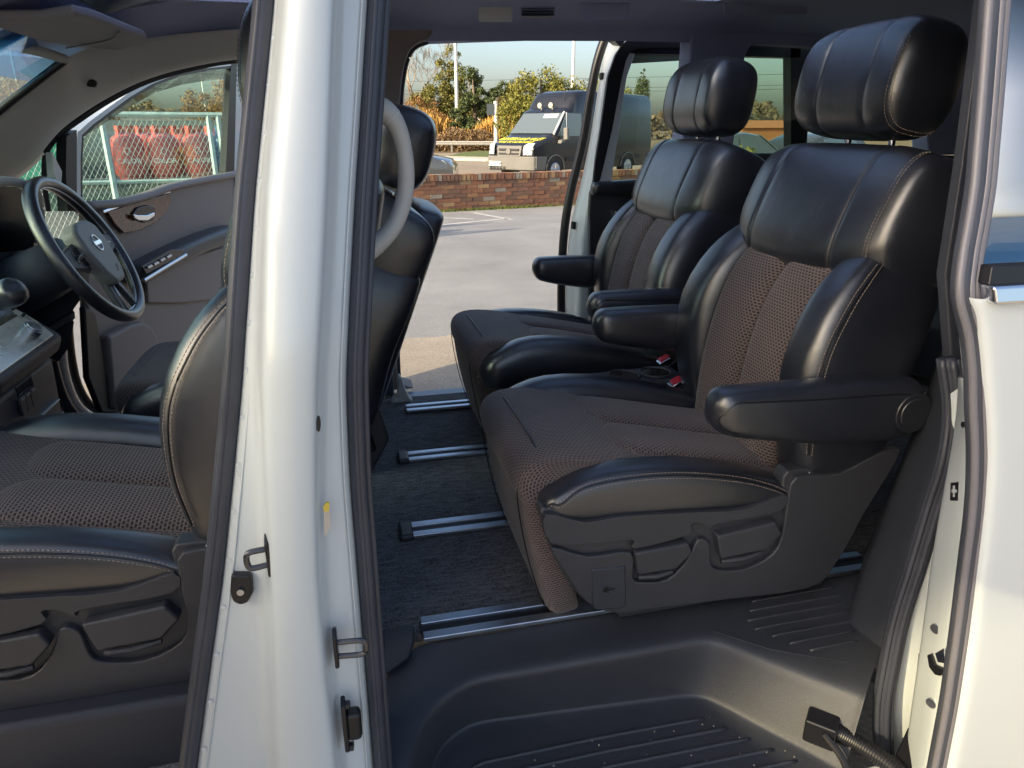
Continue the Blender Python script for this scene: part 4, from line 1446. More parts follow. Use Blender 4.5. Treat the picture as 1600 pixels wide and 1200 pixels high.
# door card, layered as upper pad, mid panel, armrest, lower panel, pocket
dprism('door_card', [(120, 318), (180, 316), (262, 292), (364, 268), (372, 275), (372, 640), (150, 640), (122, 480)], .0, .03, 'trim_brown', dd, .012, 3)
pth = [dp(x, y, .040) for x, y in ((128, 322), (180, 318), (225, 307), (264, 293), (315, 282), (368, 272))]
mb = MB()
mb.tube(smooth_path(pth, 5), .024, 12, flat=.6)
mb.build('window_ledge', 'trim_brown', dd, angle=None)
mb = MB()
mb.tube(smooth_path(upc[:6], 5), .010, 8)
mb.build('screen_seal', 'black', ap, angle=None)
wd = dprism('wood_panel', [(163, 331), (210, 315), (262, 302), (265, 312), (258, 330), (240, 348), (214, 360), (190, 365), (175, 350)], .034, .010, 'wood', dd, .004)
mb = MB()
mb.tube(smooth_path([dp(x, y, .050) for x, y in ((160, 331), (210, 313), (264, 299))], 5), .0055, 8)
mb.build('chrome_line', 'chrome', wd)
hd = dprism('door_pull', [(205, 333), (212, 324), (228, 320), (239, 323), (241, 334), (237, 344), (222, 348), (209, 343)], .044, .008, 'gloss_black', dd, .004)
dprism('pull_lever', [(204, 334), (212, 336), (226, 336), (238, 331), (238, 338), (228, 345), (213, 345), (206, 341)], .050, .010, 'chrome', hd, .004)
arm = pillow('armrest', [(dp(212, 428, .06), N_D, V((0, 0, 1)), .045, .035), (dp(262, 402, .06), N_D, V((0, 0, 1)), .05, .035), (dp(310, 378, .06), N_D, V((0, 0, 1)), .055, .035), (dp(372, 358, .06), N_D, V((0, 0, 1)), .055, .038)], 'plastic', dd, r0=.03, sub=1, e=3.2)
dprism('switch_panel', [(219, 416), (265, 390), (288, 390), (280, 400), (226, 428)], .110, .006, 'gloss_black', arm, .002)
for x, y in ((228, 417), (238, 412), (248, 406), (258, 401)):
    dprism('window_switch', [(x, y), (x + 7, y - 4), (x + 9, y - 1), (x + 2, y + 3)], .117, .006, 'satin', arm, .001)
mb = MB()
mb.tube(smooth_path([dp(x, y, .114) for x, y in ((224, 438), (250, 422), (290, 398))], 4), .007, 8)
mb.build('armrest_chrome', 'satin', arm)
dprism('lower_panel', [(222, 432), (290, 402), (372, 378), (372, 455), (330, 468), (280, 474), (225, 474)], .030, .016, 'trim_brown', dd, .008)
dprism('pocket', [(150, 525), (190, 505), (206, 502), (220, 510), (245, 556), (250, 640), (160, 640)], .030, .04, 'trim_brown', dd, .014, 3)
dprism('leading_edge_shadow', [(122, 478), (140, 490), (148, 530), (156, 580), (172, 612), (182, 645), (150, 645), (128, 590)], .034, .02, 'black', dd, .006)  # black sheet laid on the card as the door's leading-edge shadow
mb = MB()
mb.tube(smooth_path([dp(x, y, .035) for x, y in ((368, 274), (371, 350), (371, 480))], 4), .006, 6)
mb.build('card_edge', 'trim_grey', dd)
# body sill curve of the driver's doorway: white jamb between two dark seals
def curve_strip(name, pts, Y, r, mat, flat=1.0):
    mb = MB()
    mb.tube(smooth_path([at(x, y, Y=Y) for x, y in pts], 6), r, 10, flat=flat)
    return mb.build(name, mat, car, angle=None)
curve_strip('driver_sill_seal', [(72, 500), (76, 540), (84, 580), (96, 618), (112, 645), (135, 662), (170, 676), (230, 690)], 2.36, .018, 'rubber')
curve_strip('driver_sill_jamb', [(92, 500), (92, 560), (100, 600), (114, 632), (132, 650), (152, 660), (180, 668), (240, 676)], 2.42, .024, 'white')
curve_strip('driver_door_seal', [(106, 470), (106, 520), (112, 570), (122, 606), (140, 634), (165, 648), (200, 654)], 2.48, .016, 'black')
mb = MB()
mb.prism([at(x, y, Y=2.40) for x, y in ((60, 480), (84, 560), (92, 610), (112, 650), (150, 676), (60, 720), (0, 640))], (0, .02, 0))
mb.build('kick_panel', 'trim_brown', car)
# ---------------------------------------------------------------- dashboard, stack, steering wheel
secs = []
for y in (.92, 1.1, 1.45, 1.64, 1.80, 2.02, 2.2, 2.34, 2.41):
    hood = math.exp(-((y - 2.02) / .17) ** 2)
    z = 1.02 + .10 * hood
    xr = -.86 + .03 * hood
    secs.append([V((-1.35, y, 1.0)), V((-1.1, y, 1.06 + .05 * hood)), V((-.95, y, 1.06 + .09 * hood)), V((xr - .01, y, z + .035)), V((xr, y, z + .02)), V((xr - .012, y, z - .005)), V((xr - .08 * hood - .005, y, z - .05)), V((xr - .06 * hood, y, .93)), V((xr + .005, y, .88)), V((xr - .02, y, .74)), V((xr - .10, y, .66)), V((-1.35, y, .60))])
dash = loft('dashboard', secs, 'plastic_soft', car, sub=1)
# instrument binnacle hood: light rim over a dark face
mb = MB()
mb.tube(smooth_path([at(-60, 300, Y=1.88), at(-20, 285, Y=1.90), at(20, 284, Y=1.95), at(48, 294, Y=2.02), at(60, 312, Y=2.08), at(62, 345, Y=2.10), at(54, 378, Y=2.10)], 6), .011, 10)
mb.build('binnacle_rim', 'trim_grey', dash, angle=None)
mb = MB()
mb.prism([at(x, y, Y=2.06) for x, y in ((-60, 300), (-20, 292), (25, 292), (50, 302), (58, 330), (52, 390), (-60, 400))], (-.05, .05, 0))
mb.build('instrument_face', 'gloss_black', dash)
mb = MB()
pts = [at(0, 300, Y=2.05)]
# lower driver panel, bright slot trim, column shroud
mb = MB()
mb.prism([at(x, y, Y=2.10) for x, y in ((20, 420), (60, 400), (125, 400), (128, 470), (112, 492), (75, 512), (40, 535), (10, 520))], (-.12, .12, 0))
mb.build('knee_panel', 'plastic_soft', dash, bevel=.01)
mb = MB()
mb.prism([at(x, y, Y=2.07) for x, y in ((77, 510), (117, 486), (118, 498), (80, 520))], (-.01, .01, 0))
mb.build('knee_trim', 'satin', dash, bevel=.002)
mb = MB()
mb.prism([at(x, y, Y=2.10) for x, y in ((58, 535), (118, 500), (108, 545), (92, 566), (74, 556))], (-.05, .03, 0))
mb.build('fuse_cover', 'plastic', dash, bevel=.004)
WC = V((-.632, 2.015, 1.050))
WN = V((.905, -.02, .425)).normalized()
wu = V((0, 1, 0)) - WN * WN.y
wu.normalize()
wv = wu.cross(WN)
if wv.z < 0:
    wv = -wv
def W(a, b, h=0.0):
    return WC + wu * a + wv * b + WN * h
mb = MB()
mb.tube([WC - WN * .05, WC - WN * .14, WC - WN * .26], [.062, .07, .075], 18)
mb.build('column_shroud', 'plastic_soft', dash, angle=None)
NR = 64
secs = []
for i in range(NR + 1):
    g = 2 * math.pi * i / NR
    c = W(math.cos(g) * .187, math.sin(g) * .187)
    rd = (wu * math.cos(g) + wv * math.sin(g))
    secs.append([c + rd * p[0] + WN * p[1] for p in sup(14, .0155, .018, 2.2)])
sw = loft('steering_wheel', secs, 'leather', car, cap=False, sub=1)
mb = MB()
mb.tube([W(math.cos(2 * math.pi * i / 48) * .1725, math.sin(2 * math.pi * i / 48) * .1725, .004) for i in range(49)], .0022, 6)
mb.build('rim_trim', 'satin', sw, angle=None)
mb = MB()
HS = 1.22
hub = [(-.062, .052), (-.035, .068), (.035, .068), (.062, .052), (.066, .01), (.050, -.045), (.028, -.072), (-.028, -.072), (-.050, -.045), (-.066, .01)]
mb.prism([W(a * HS, b * HS - .012, -.012) for a, b in hub], WN * .042)
hb = mb.build('horn_pad', material('horn_pad_grey', (.26, .265, .26), .45, bump=.2, bump_scale=800), sw, bevel=.012, seg=4)
for s in (-1, 1):
    mb = MB()
    mb.prism([W(s * .055, .035, -.014), W(s * .178, .018, -.010), W(s * .180, -.018, -.010), W(s * .060, -.045, -.014)], WN * .020)
    sp2 = mb.build('side_spoke', 'plastic', sw, bevel=.005)
    mb = MB()
    mb.prism([W(s * .068, .022, .004), W(s * .122, .012, .004), W(s * .122, -.016, .004), W(s * .070, -.032, .004)], WN * .006)
    mb.build('switch_pad', 'gloss_black', sp2, bevel=.002)
    for k in range(4):
        mb = MB()
        mb.box(W(s * (.078 + .012 * k), -.004 - .001 * k, .0125), (.004, .008, .018), Matrix.Rotation(R(25), 3, 'Y'))
        mb.build('switch_button', 'satin', sp2, bevel=.001)
    mb = MB()
    mb.prism([W(s * .018, -.060, -.012), W(s * .036, -.060, -.012), W(s * .060, -.176, -.010), W(s * .040, -.180, -.010)], WN * .016)
    mb.build('lower_spoke', 'satin' if False else 'plastic', sw, bevel=.004)
    mb = MB()
    mb.tube([W(s * .016, -.068, .006), W(s * .036, -.172, .006)], .003, 6)
    mb.build('spoke_trim', 'satin', sw, angle=None)
# round emblem with a bar
mb = MB()
mb.tube([W(math.cos(2 * math.pi * i / 28) * .0205, math.sin(2 * math.pi * i / 28) * .0205 + .008, .0305) for i in range(29)], .0026, 6)
em = mb.build('emblem', 'chrome', hb, angle=None)
# child of a sub-part level would be too deep: the bar belongs to the wheel's pad
mb = MB()
mb.box(W(0, .008, .0315), (.004, .052, .011), Matrix.Rotation(R(-25), 3, 'Y'))
mb.build('emblem_bar', 'chrome', hb, bevel=.001)

def text_mesh(name, s, size, mat, parent, origin, right, upd, depth=.001, shear=0.0, align='CENTER', stretch=1.0):
    cu = bpy.data.curves.new(name, 'FONT')
    cu.body = s
    cu.size = size
    cu.align_x = align
    cu.align_y = 'CENTER'
    cu.extrude = depth
    cu.offset = size * .015
    cu.shear = shear
    cu.resolution_u = 2
    tmp = bpy.data.objects.new(name + '_curve', cu)
    C.objects.link(tmp)
    dg = bpy.context.evaluated_depsgraph_get()
    me = bpy.data.meshes.new_from_object(tmp.evaluated_get(dg))
    bpy.data.objects.remove(tmp)
    right, upd = V(right).normalized(), V(upd).normalized()
    nn = right.cross(upd)
    mt = Matrix((right, upd * stretch, nn)).transposed().to_4x4()
    mt.translation = V(origin)
    me.transform(mt)
    me.materials.clear()
    return link(name, me, mat, parent)
text_mesh('airbag_lettering', 'SRS\nAIRBAG', .009, 'gloss_black', hb, W(.026, -.066, .0312), wu * -1 if wu.cross(wv).dot(WN) < 0 else wu, wv, .0004)

# --- centre stack: face towards the cabin, silver shift panel above
fx = -.70
def S(x, y, X=fx):
    return at(x, y, X=X)
mb = MB()
mb.prism([V((-.70, 1.47, .46)), V((-.70, 1.80, .46)), V((-.685, 1.80, .84)), V((-.685, 1.47, .84))], (-.3, 0, 0))
stack = mb.build('centre_stack', 'plastic', car, bevel=.015, seg=3)
mb = MB()
mb.prism([V((-.672, 1.46, .845)), V((-.655, 1.46, .885)), V((-.82, 1.46, 1.03)), V((-.86, 1.46, .85))], (0, .35, 0))
sl_ = mb.build('shift_ledge', 'plastic', stack, bevel=.014, seg=3)
sn = V((.66, 0, .75)).normalized()
sa, sb = V((-.655, 0, .887)), V((-.80, 0, 1.02))
def L(y, f, h=0.0):
    p = sa.lerp(sb, f)
    return V((p.x, y, p.z)) + sn * h
mb = MB()
mb.prism([L(1.49, .06, -.004), L(1.77, .06, -.004), L(1.785, .30, -.004), L(1.77, .95, -.004), L(1.49, .95, -.004)], sn * .008)
mb.build('silver_panel', material('brushed_silver', (.78, .76, .68), .3, .5, var=.1, var_scale=25), stack, bevel=.003)
mb = MB()
mb.prism([L(1.60, .45, .002), L(1.75, .45, .002), L(1.755, .9, .002), L(1.60, .9, .002)], sn * .004)
mb.build('shift_gate', 'gloss_black', stack, bevel=.003)
mb = MB()
mb.disc(L(1.70, .22, .002), sn, .020, .022, 24)
mb.disc(L(1.70, .22, .022), sn, .016, .006, 24)
mb.build('climate_knob', 'satin', stack, bevel=.002)
mb = MB()
mb.tube([L(1.64, .7, 0), L(1.635, .62, .05)], .014, 12)
mb.tube(smooth_path([L(1.635, .62, .045), L(1.63, .56, .075), L(1.62, .50, .105), L(1.615, .48, .12)], 4), [.017, .020, .023, .026, .028, .029, .030, .030, .029, .026, .02, .016, .010], 14)
mb.build('shift_knob', 'leather', stack, angle=None)
for i in range(4):
    mb = MB()
    mb.box(L(1.765, .42 + .12 * i, .006), (.006, .010, .012), Matrix.Rotation(R(48), 3, 'Y'))
    mb.build('gate_mark', 'black', stack, bevel=0)
# switches and slots on the face
def face_box(name, x0, y0, x1, y1, mat, parent, proud=.004, X=-.688, bevel=.0015):
    a, b = at(x0, y0, X=X), at(x1, y1, X=X)
    mb = MB()
    mb.prism([V((X, a.y, a.z)), V((X, b.y, a.z)), V((X, b.y, b.z)), V((X, a.y, b.z))], (proud, 0, 0))
    return mb.build(name, mat, parent, bevel=bevel)
sb_ = face_box('switch_block', 22, 606, 55, 620, 'gloss_black', stack, .003)
for i in range(3):
    y0 = at(24 + 10 * i, 612, X=-.684).y
    mb = MB()
    mb.prism([V((-.686, y0, .772)), V((-.686, y0 + .026, .772)), V((-.686, y0 + .026, .812)), V((-.686, y0, .812))], (.006, 0, 0))
    mb.build('switch', 'plastic', stack, bevel=.002)
    mb = MB()
    mb.prism([V((-.680, y0 + .003, .806)), V((-.680, y0 + .023, .806)), V((-.680, y0 + .023, .811)), V((-.680, y0 + .003, .811))], (.002, 0, 0))
    mb.build('switch_edge', 'satin', stack, bevel=0)
for z, y0, y1 in ((.735, 1.52, 1.775), (.70, 1.52, 1.78), (.625, 1.58, 1.73)):
    mb = MB()
    mb.prism([V((-.694, y0, z)), V((-.690, y1, z)), V((-.690, y1, z + .004)), V((-.694, y0, z + .004))], (.008, 0, 0))
    mb.build('drawer_edge', 'satin', stack, bevel=.001)
# firewall and front floor
mb = MB()
mb.box((-1.30, 1.64, .75), (.05, 1.5, .75))
mb.build('firewall', 'black', car)
mb = MB()
mb.box((-.75, 1.64, .36), (1.3, 1.5, .03))
mb.build('front_floor', 'carpet', car)
mb = MB()
mb.prism([V((-.30, 1.42, .44)), V((-.90, 1.42, .40)), V((-.90, 1.42, .55)), V((-.35, 1.42, .50))], (0, .42, 0))
mb.build('floor_tunnel', 'carpet', car, bevel=.02)
# bonnet and wing in front of the windscreen
mb = MB()
mb.prism([V((-1.50, .78, 1.00)), V((-2.05, .80, .92)), V((-2.30, .85, .78)), V((-2.35, .85, .35)), V((-1.50, .74, .35))], (0, 1.74, 0))
mb.build('bonnet', 'white_out', car, bevel=.06, seg=4)
# --- console with cup holders between the middle seats
mb = MB()
mb.prism([V((.40, 1.59, .68)), V((.44, 1.59, .722)), V((.86, 1.59, .730)), V((.90, 1.59, .50)), V((.45, 1.59, .48))], (0, .115, 0))
con = mb.build('cup_console', 'plastic', car, bevel=.012, seg=3)
for x in (.50, .70, .79):
    mb = MB()
    mb.tube([(x, 1.645, .70), (x, 1.645, .7245 + .019 * (x - .44))], .040, 28)
    mb.build('cup_ring', 'gloss_black', con, angle=30)
    mb = MB()
    zz = .7245 + .019 * (x - .44)
    mb.tube([V((x + .041 * math.cos(k * math.pi / 16), 1.645 + .041 * math.sin(k * math.pi / 16), zz)) for k in range(33)], .0035, 6)
    mb.build('cup_rim', 'plastic', con, angle=None)
# ---------------------------------------------------------------- outside: ground, wall, road
def ground_material(name, c1, c2, scale, rough=.9, bump=.4, fine=90):
    m = bpy.data.materials.new(name)
    m.use_nodes = True
    t = m.node_tree
    p = t.nodes['Principled BSDF']
    p.inputs['Roughness'].default_value = rough
    tc = t.nodes.new('ShaderNodeTexCoord')
    n1 = t.nodes.new('ShaderNodeTexNoise')
    n1.inputs['Scale'].default_value = scale
    n1.inputs['Detail'].default_value = 8
    n1.inputs['Roughness'].default_value = .65
    n2 = t.nodes.new('ShaderNodeTexNoise')
    n2.inputs['Scale'].default_value = fine
    n2.inputs['Detail'].default_value = 3
    for n in (n1, n2):
        t.links.new(tc.outputs['Object'], n.inputs['Vector'])
    a = t.nodes.new('ShaderNodeMath')
    a.operation = 'MULTIPLY_ADD'
    a.inputs[1].default_value = .55
    t.links.new(n2.outputs['Fac'], a.inputs[0])
    b = t.nodes.new('ShaderNodeMath')
    b.operation = 'MULTIPLY'
    b.inputs[1].default_value = .6
    t.links.new(n1.outputs['Fac'], b.inputs[0])
    t.links.new(b.outputs[0], a.inputs[2])
    cr = t.nodes.new('ShaderNodeValToRGB')
    cr.color_ramp.elements[0].position = .42
    cr.color_ramp.elements[0].color = (*c1, 1)
    cr.color_ramp.elements[1].position = .72
    cr.color_ramp.elements[1].color = (*c2, 1)
    t.links.new(a.outputs[0], cr.inputs[0])
    t.links.new(cr.outputs[0], p.inputs['Base Color'])
    bp = t.nodes.new('ShaderNodeBump')
    bp.inputs['Strength'].default_value = bump
    bp.inputs['Distance'].default_value = .01
    t.links.new(n2.outputs['Fac'], bp.inputs['Height'])
    t.links.new(bp.outputs[0], p.inputs['Normal'])
    return m
M['asphalt'] = ground_material('worn_asphalt', (.185, .185, .187), (.30, .30, .302), .9, bump=.8, fine=130)
M['concrete'] = ground_material('tan_concrete', (.21, .18, .145), (.36, .315, .255), 1.2)
M['road'] = ground_material('sandy_road', (.20, .16, .115), (.30, .245, .175), .25, fine=20)
M['grass'] = ground_material('short_grass', (.05, .075, .012), (.12, .15, .03), 2, fine=30)
M['earth'] = ground_material('dry_verge', (.12, .085, .035), (.22, .16, .07), .3, fine=8)
M['line'] = ground_material('worn_white_line', (.30, .30, .29), (.62, .62, .60), 6, fine=60)
def sheet(name, pts, z, mat, kind='structure'):
    mb = MB()
    mb.add([V((x, y, z)) for x, y in pts], [tuple(range(len(pts)))])
    o = mb.build(name, mat, None, smooth=False)
    o['kind'] = kind
    return o
sheet('ground', [(-900, -300), (900, -300), (900, 1500), (-900, 1500)], -.17, 'earth')
sheet('car_park', [(-40, -40), (40, -40), (40, 21.3), (-40, 3.65)], 0.0, 'asphalt')
# uneven front edge of the concrete apron the minivan stands on
ed = []
x = -12.0
while x < 12:
    ed.append((x, 4.62 + .26 * (x - .3) + .03 * math.sin(x * 7) + .02 * math.sin(x * 17 + 1)))
    x += .18
sheet('apron', [(-12, -25), (12, -25)] + list(reversed(ed)), .004, 'concrete')
def paint(name, p, q, w):
    a, b = at(*p, Z=.004), at(*q, Z=.004)
    d = (b - a).normalized()
    n_ = V((-d.y, d.x, 0)) * w / 2
    mb = MB()
    mb.add([a - n_, b - n_, b + n_, a + n_], [(0, 1, 2, 3)])
    o = mb.build(name, 'line', None, smooth=False)
    o['kind'] = 'structure'
paint('bay_line', (640, 338), (740, 342.5), .09)
paint('bay_line', (640, 356), (792, 341.5), .09)
paint('bay_line', (740, 332.5), (800, 343), .09)
# --- low brick wall
WA, WB = V((-1.2, 12.06, 0)), V((9.4, 14.40, 0))
wd_ = (WB - WA).normalized()
wn_ = V((wd_.y, -wd_.x, 0))
wl = (WB - WA).length
wall = thing('brick_wall', 'low weathered red brick wall with brick-on-edge coping behind the car park', 'wall', tuple(WA))
def wframe(o):
    pass
def brick_mat():
    m = bpy.data.materials.new('old_brick')
    m.use_nodes = True
    t = m.node_tree
    p = t.nodes['Principled BSDF']
    p.inputs['Roughness'].default_value = .9
    oi = t.nodes.new('ShaderNodeObjectInfo')
    cr = t.nodes.new('ShaderNodeValToRGB')
    cr.color_ramp.interpolation = 'CONSTANT'
    cols = [(.0, (.20, .095, .060)), (.2, (.25, .115, .068)), (.4, (.16, .092, .066)), (.58, (.28, .15, .080)), (.72, (.21, .105, .072)), (.86, (.33, .215, .115)), (.95, (.27, .24, .20))]
    cr.color_ramp.elements[0].position = 0
    cr.color_ramp.elements[0].color = (*cols[0][1], 1)
    cr.color_ramp.elements[1].position = cols[1][0]
    cr.color_ramp.elements[1].color = (*cols[1][1], 1)
    for pos, c in cols[2:]:
        e = cr.color_ramp.elements.new(pos)
        e.color = (*c, 1)
    t.links.new(oi.outputs['Random'], cr.inputs[0])
    tc = t.nodes.new('ShaderNodeTexCoord')
    n = t.nodes.new('ShaderNodeTexNoise')
    n.inputs['Scale'].default_value = 18
    n.inputs['Detail'].default_value = 6
    t.links.new(tc.outputs['Object'], n.inputs['Vector'])
    mr = t.nodes.new('ShaderNodeMapRange')
    mr.inputs[3].default_value = .42
    mr.inputs[4].default_value = 1.2
    t.links.new(n.outputs['Fac'], mr.inputs[0])
    s = t.nodes.new('ShaderNodeVectorMath')
    s.operation = 'SCALE'
    t.links.new(cr.outputs[0], s.inputs[0])
    t.links.new(mr.outputs[0], s.inputs['Scale'])
    t.links.new(s.outputs[0], p.inputs['Base Color'])
    b = t.nodes.new('ShaderNodeBump')
    b.inputs['Strength'].default_value = .6
    t.links.new(n.outputs['Fac'], b.inputs['Height'])
    t.links.new(b.outputs[0], p.inputs['Normal'])
    return m
M['brick'] = brick_mat()
M['mortar'] = ground_material('old_mortar', (.16, .135, .10), (.30, .26, .20), 3)
wrot = math.atan2(wd_.y, wd_.x)
mb = MB()
mb.prism([WA + wn_ * .085, WB + wn_ * .085, WB - wn_ * .10, WA - wn_ * .10], (0, 0, .515))
mb.build('mortar_core', 'mortar', wall, smooth=False)
def brick_mesh(sx, sy, sz, seed):
    rnd = random.Random(seed)
    mb = MB()
    mb.box((0, 0, 0), (sx, sy, sz))
    mb.v = [tuple(c + rnd.uniform(-.003, .003) for c in p) for p in mb.v]
    me = mb.mesh('brick')
    me.materials.append(M['brick'])
    return me
bms = [brick_mesh(.213, .10, .064, i) for i in range(4)]
hms = [brick_mesh(.101, .10, .064, i + 9) for i in range(2)]
cms = [brick_mesh(.064, .232, .105, i + 20) for i in range(4)]
def put(me, s, z, out):
    o = bpy.data.objects.new('brick', me)
    C.objects.link(o)
    o.parent = wall
    o.matrix_parent_inverse = Matrix.Translation(-WA)
    p = WA + wd_ * s + wn_ * out
    o.location = (p.x, p.y, z)
    o.rotation_euler = (0, random.uniform(-.012, .012), wrot + random.uniform(-.02, .02))
COURSE = .0735
vis0, vis1 = 1.8, 7.6                      # the stretch that shows
nb = 0
for c in range(7):
    s = vis0 - (.11 if c % 2 else 0)
    while s < vis1:
        put(random.choice(bms), s + .1065, .036 + c * COURSE, .045 + random.uniform(-.004, .006))
        s += .2245
        nb += 1
s = vis0
while s < vis1 + .4:
    put(random.choice(cms), s, .568, -.004 + random.uniform(-.004, .004))
    s += .0745
    nb += 1
# the rest of the wall: the same bricks joined
mb = MB()
for a, b in ((.05, vis0 - .15), (vis1 + .15, wl - .1)):
    for c in range(7):
        s = a + (.11 if c % 2 else 0)
        while s < b:
            mb.box(WA + wd_ * (s + .1) + wn_ * .045 + V((0, 0, .036 + c * COURSE)), (.213, .10, .064), Matrix.Rotation(wrot, 3, 'Z'))
            s += .2245
    s = a if a < 1 else vis1 + .46
    while s < b:
        mb.box(WA + wd_ * s - wn_ * .004 + V((0, 0, .568)), (.064, .232, .105), Matrix.Rotation(wrot, 3, 'Z'))
        s += .0745
o = mb.build('more_bricks', 'brick', wall, smooth=False)
o['kind'] = 'stuff'
# moss and weeds along the foot of the wall
mb = MB()
for i in range(2600):
    s = random.choice((random.gauss(3.4, .6), random.gauss(4.3, .35), random.uniform(2.2, 8)))
    p = WA + wd_ * s + wn_ * (.10 + abs(random.gauss(0, .05)))
    h = random.uniform(.015, .05)
    a = random.uniform(0, 6.28)
    w = random.uniform(.006, .014)
    dv = V((math.cos(a), math.sin(a), 0)) * w
    mb.add([p - dv, p + dv, p + V((random.uniform(-.02, .02), random.uniform(-.02, .02), h))], [(0, 1, 2)])
o = mb.build('moss', 'grass', None, smooth=False)
tag(o, 'green moss and weeds growing along the foot of the brick wall', 'moss')
o['kind'] = 'stuff'
# --- road beyond the wall, verge island, kerbs
sheet('road', [(-60, 8), (-60, 60), (90, 60), (90, 40), (45, 21), (10, 15), (-8, 11)], -.15, 'road')
def strip_px(name, pxs, z, mat, h=0.0):
    mb = MB()
    pts = [at(x, y, Z=z) for x, y in pxs]
    if h:
        mb.prism(pts, (0, 0, -h))
    else:
        mb.add(pts, [tuple(range(len(pts)))])
    o = mb.build(name, mat, None, smooth=False)
    o['kind'] = 'structure'
    return o
strip_px('grass_island', [(700, 243.5), (722, 238.5), (745, 235.5), (900, 235), (1000, 238), (1000, 244), (760, 245)], -.03, 'grass', .12)
M['kerb'] = ground_material('pale_kerb', (.38, .34, .27), (.55, .50, .41), 2)
strip_px('kerb', [(640, 249.5), (660, 244), (700, 243.7), (760, 245.4), (1000, 244.4), (1000, 248), (760, 249), (690, 247)], -.04, 'kerb', .1)
strip_px('far_kerb', [(560, 229.5), (900, 229.5), (900, 228), (560, 228)], -.04, 'kerb', .1)
sheet('verge', [(-120, 52), (160, 52), (220, 140), (-160, 140)], -.13, 'earth')
# ---------------------------------------------------------------- near front door, open beside the camera; added board that shades this side
TH = R(70)
hx, hy = -.95, .745
def FD(s, z, off=0.0):
    d = V((math.cos(TH), -math.sin(TH), 0))
    n_ = V((-math.sin(TH), -math.cos(TH), 0))
    return V((hx, hy, z)) + d * s + n_ * off
mb = MB()
mb.prism([FD(.0, .38), FD(.98, .38), FD(1.05, .60), FD(1.05, 1.13), FD(0, 1.10)], FD(0, 0, .10) - FD(0, 0))
nd = mb.build('near_front_door', 'white_out', car, bevel=.015)
nd['label'] = 'white near front door swung wide open'
mb = MB()
for q in ([FD(0, 1.10), FD(.10, 1.10), FD(.42, 1.56), FD(.34, 1.58)], [FD(.34, 1.58), FD(.42, 1.56), FD(.98, 1.63), FD(.98, 1.69)], [FD(.95, 1.13), FD(1.04, 1.13), FD(.99, 1.69), FD(.92, 1.66)]):
    mb.prism(q, FD(0, 0, .05) - FD(0, 0))
mb.build('window_surround', 'black', nd)['kind'] = 'stuff'
mb = MB()
mb.prism([FD(.08, 1.10), FD(.97, 1.12), FD(.94, 1.65), FD(.40, 1.57)], FD(0, 0, .005) - FD(0, 0))
mb.build('door_glass', glass_material('front_door_glass', (.84, .84, .78)), nd)
mb = MB()
mb.prism([FD(.02, .42), FD(.97, .42), FD(1.02, .62), FD(1.02, 1.10), FD(.02, 1.07)], FD(0, 0, -.04) - FD(0, 0))
mb.build('door_card', 'trim_brown', nd, bevel=.012)

# unseen board added towards the sun only to cast shade across the minivan
shade_root = thing('shade_board', 'added blank board on two steel posts, out of view, shading the minivan', 'shade board', (-10.3, -3.0, 0))
mb = MB()
mb.box((-10.3, -3.0, 7.25), (7.4, .12, 3.4))
mb.build('board', material('board_grey', (.42, .43, .44), .6), shade_root, bevel=.01)
for x in (-13.2, -7.4):
    mb = MB()
    mb.tube([(x, -3.15, 0), (x, -3.15, 8.7)], .07, 12)
    mb.build('board_post', 'satin', shade_root)

# ---------------------------------------------------------------- vehicles outside
M['van_black'] = material('van_black_paint', (.011, .011, .013), .32, coat=.4, var=.1, var_scale=1.5)
M['van_grey'] = material('grey_bumper', (.15, .147, .135), .6, var=.1, var_scale=3)
M['lamp'] = material('headlamp_glass', (.42, .44, .42), .12, coat=1)
M['tyre'] = material('tyre_rubber', (.022, .022, .024), .8)
M['plate'] = material('number_plate', (.78, .78, .74), .4)
M['yellow_print'] = material('yellow_lettering', (.80, .74, .05), .5)
M['car_glass'] = material('dark_car_glass', (.10, .125, .135), .06, coat=1)
def make_frame(origin, heading):
    """local axes: lx back from the nose, ly across from the near side, lz up"""
    h = V(heading).normalized()
    across = V((h.y, -h.x, 0))
    def f(lx, ly, lz=0.0):
        return V(origin) - h * lx + across * ly + V((0, 0, lz))
    return f, h, across
van_B = V((5.72, 21.05, -.15))
ang = R(254.8 - 41)
heading = V((math.cos(ang), math.sin(ang), 0))
fv, hv_, ac_ = make_frame(van_B, heading)
if (fv(0, 1) - V((0, 0, 0))).length < (fv(0, 0)).length:
    ac_ = -ac_
    def fv(lx, ly, lz=0.0):
        return van_B - heading * lx + ac_ * ly + V((0, 0, lz))
VW, VL_ = 1.97, 6.4
van = thing('panel_van', 'black high-roof panel van with yellow lettering on its bonnet and grey bumper', 'van', tuple(fv(2.9, .98)))
def side_in(z):
    return .0 if z < 1.15 else .10 * (z - 1.15) / 1.2
secs = []
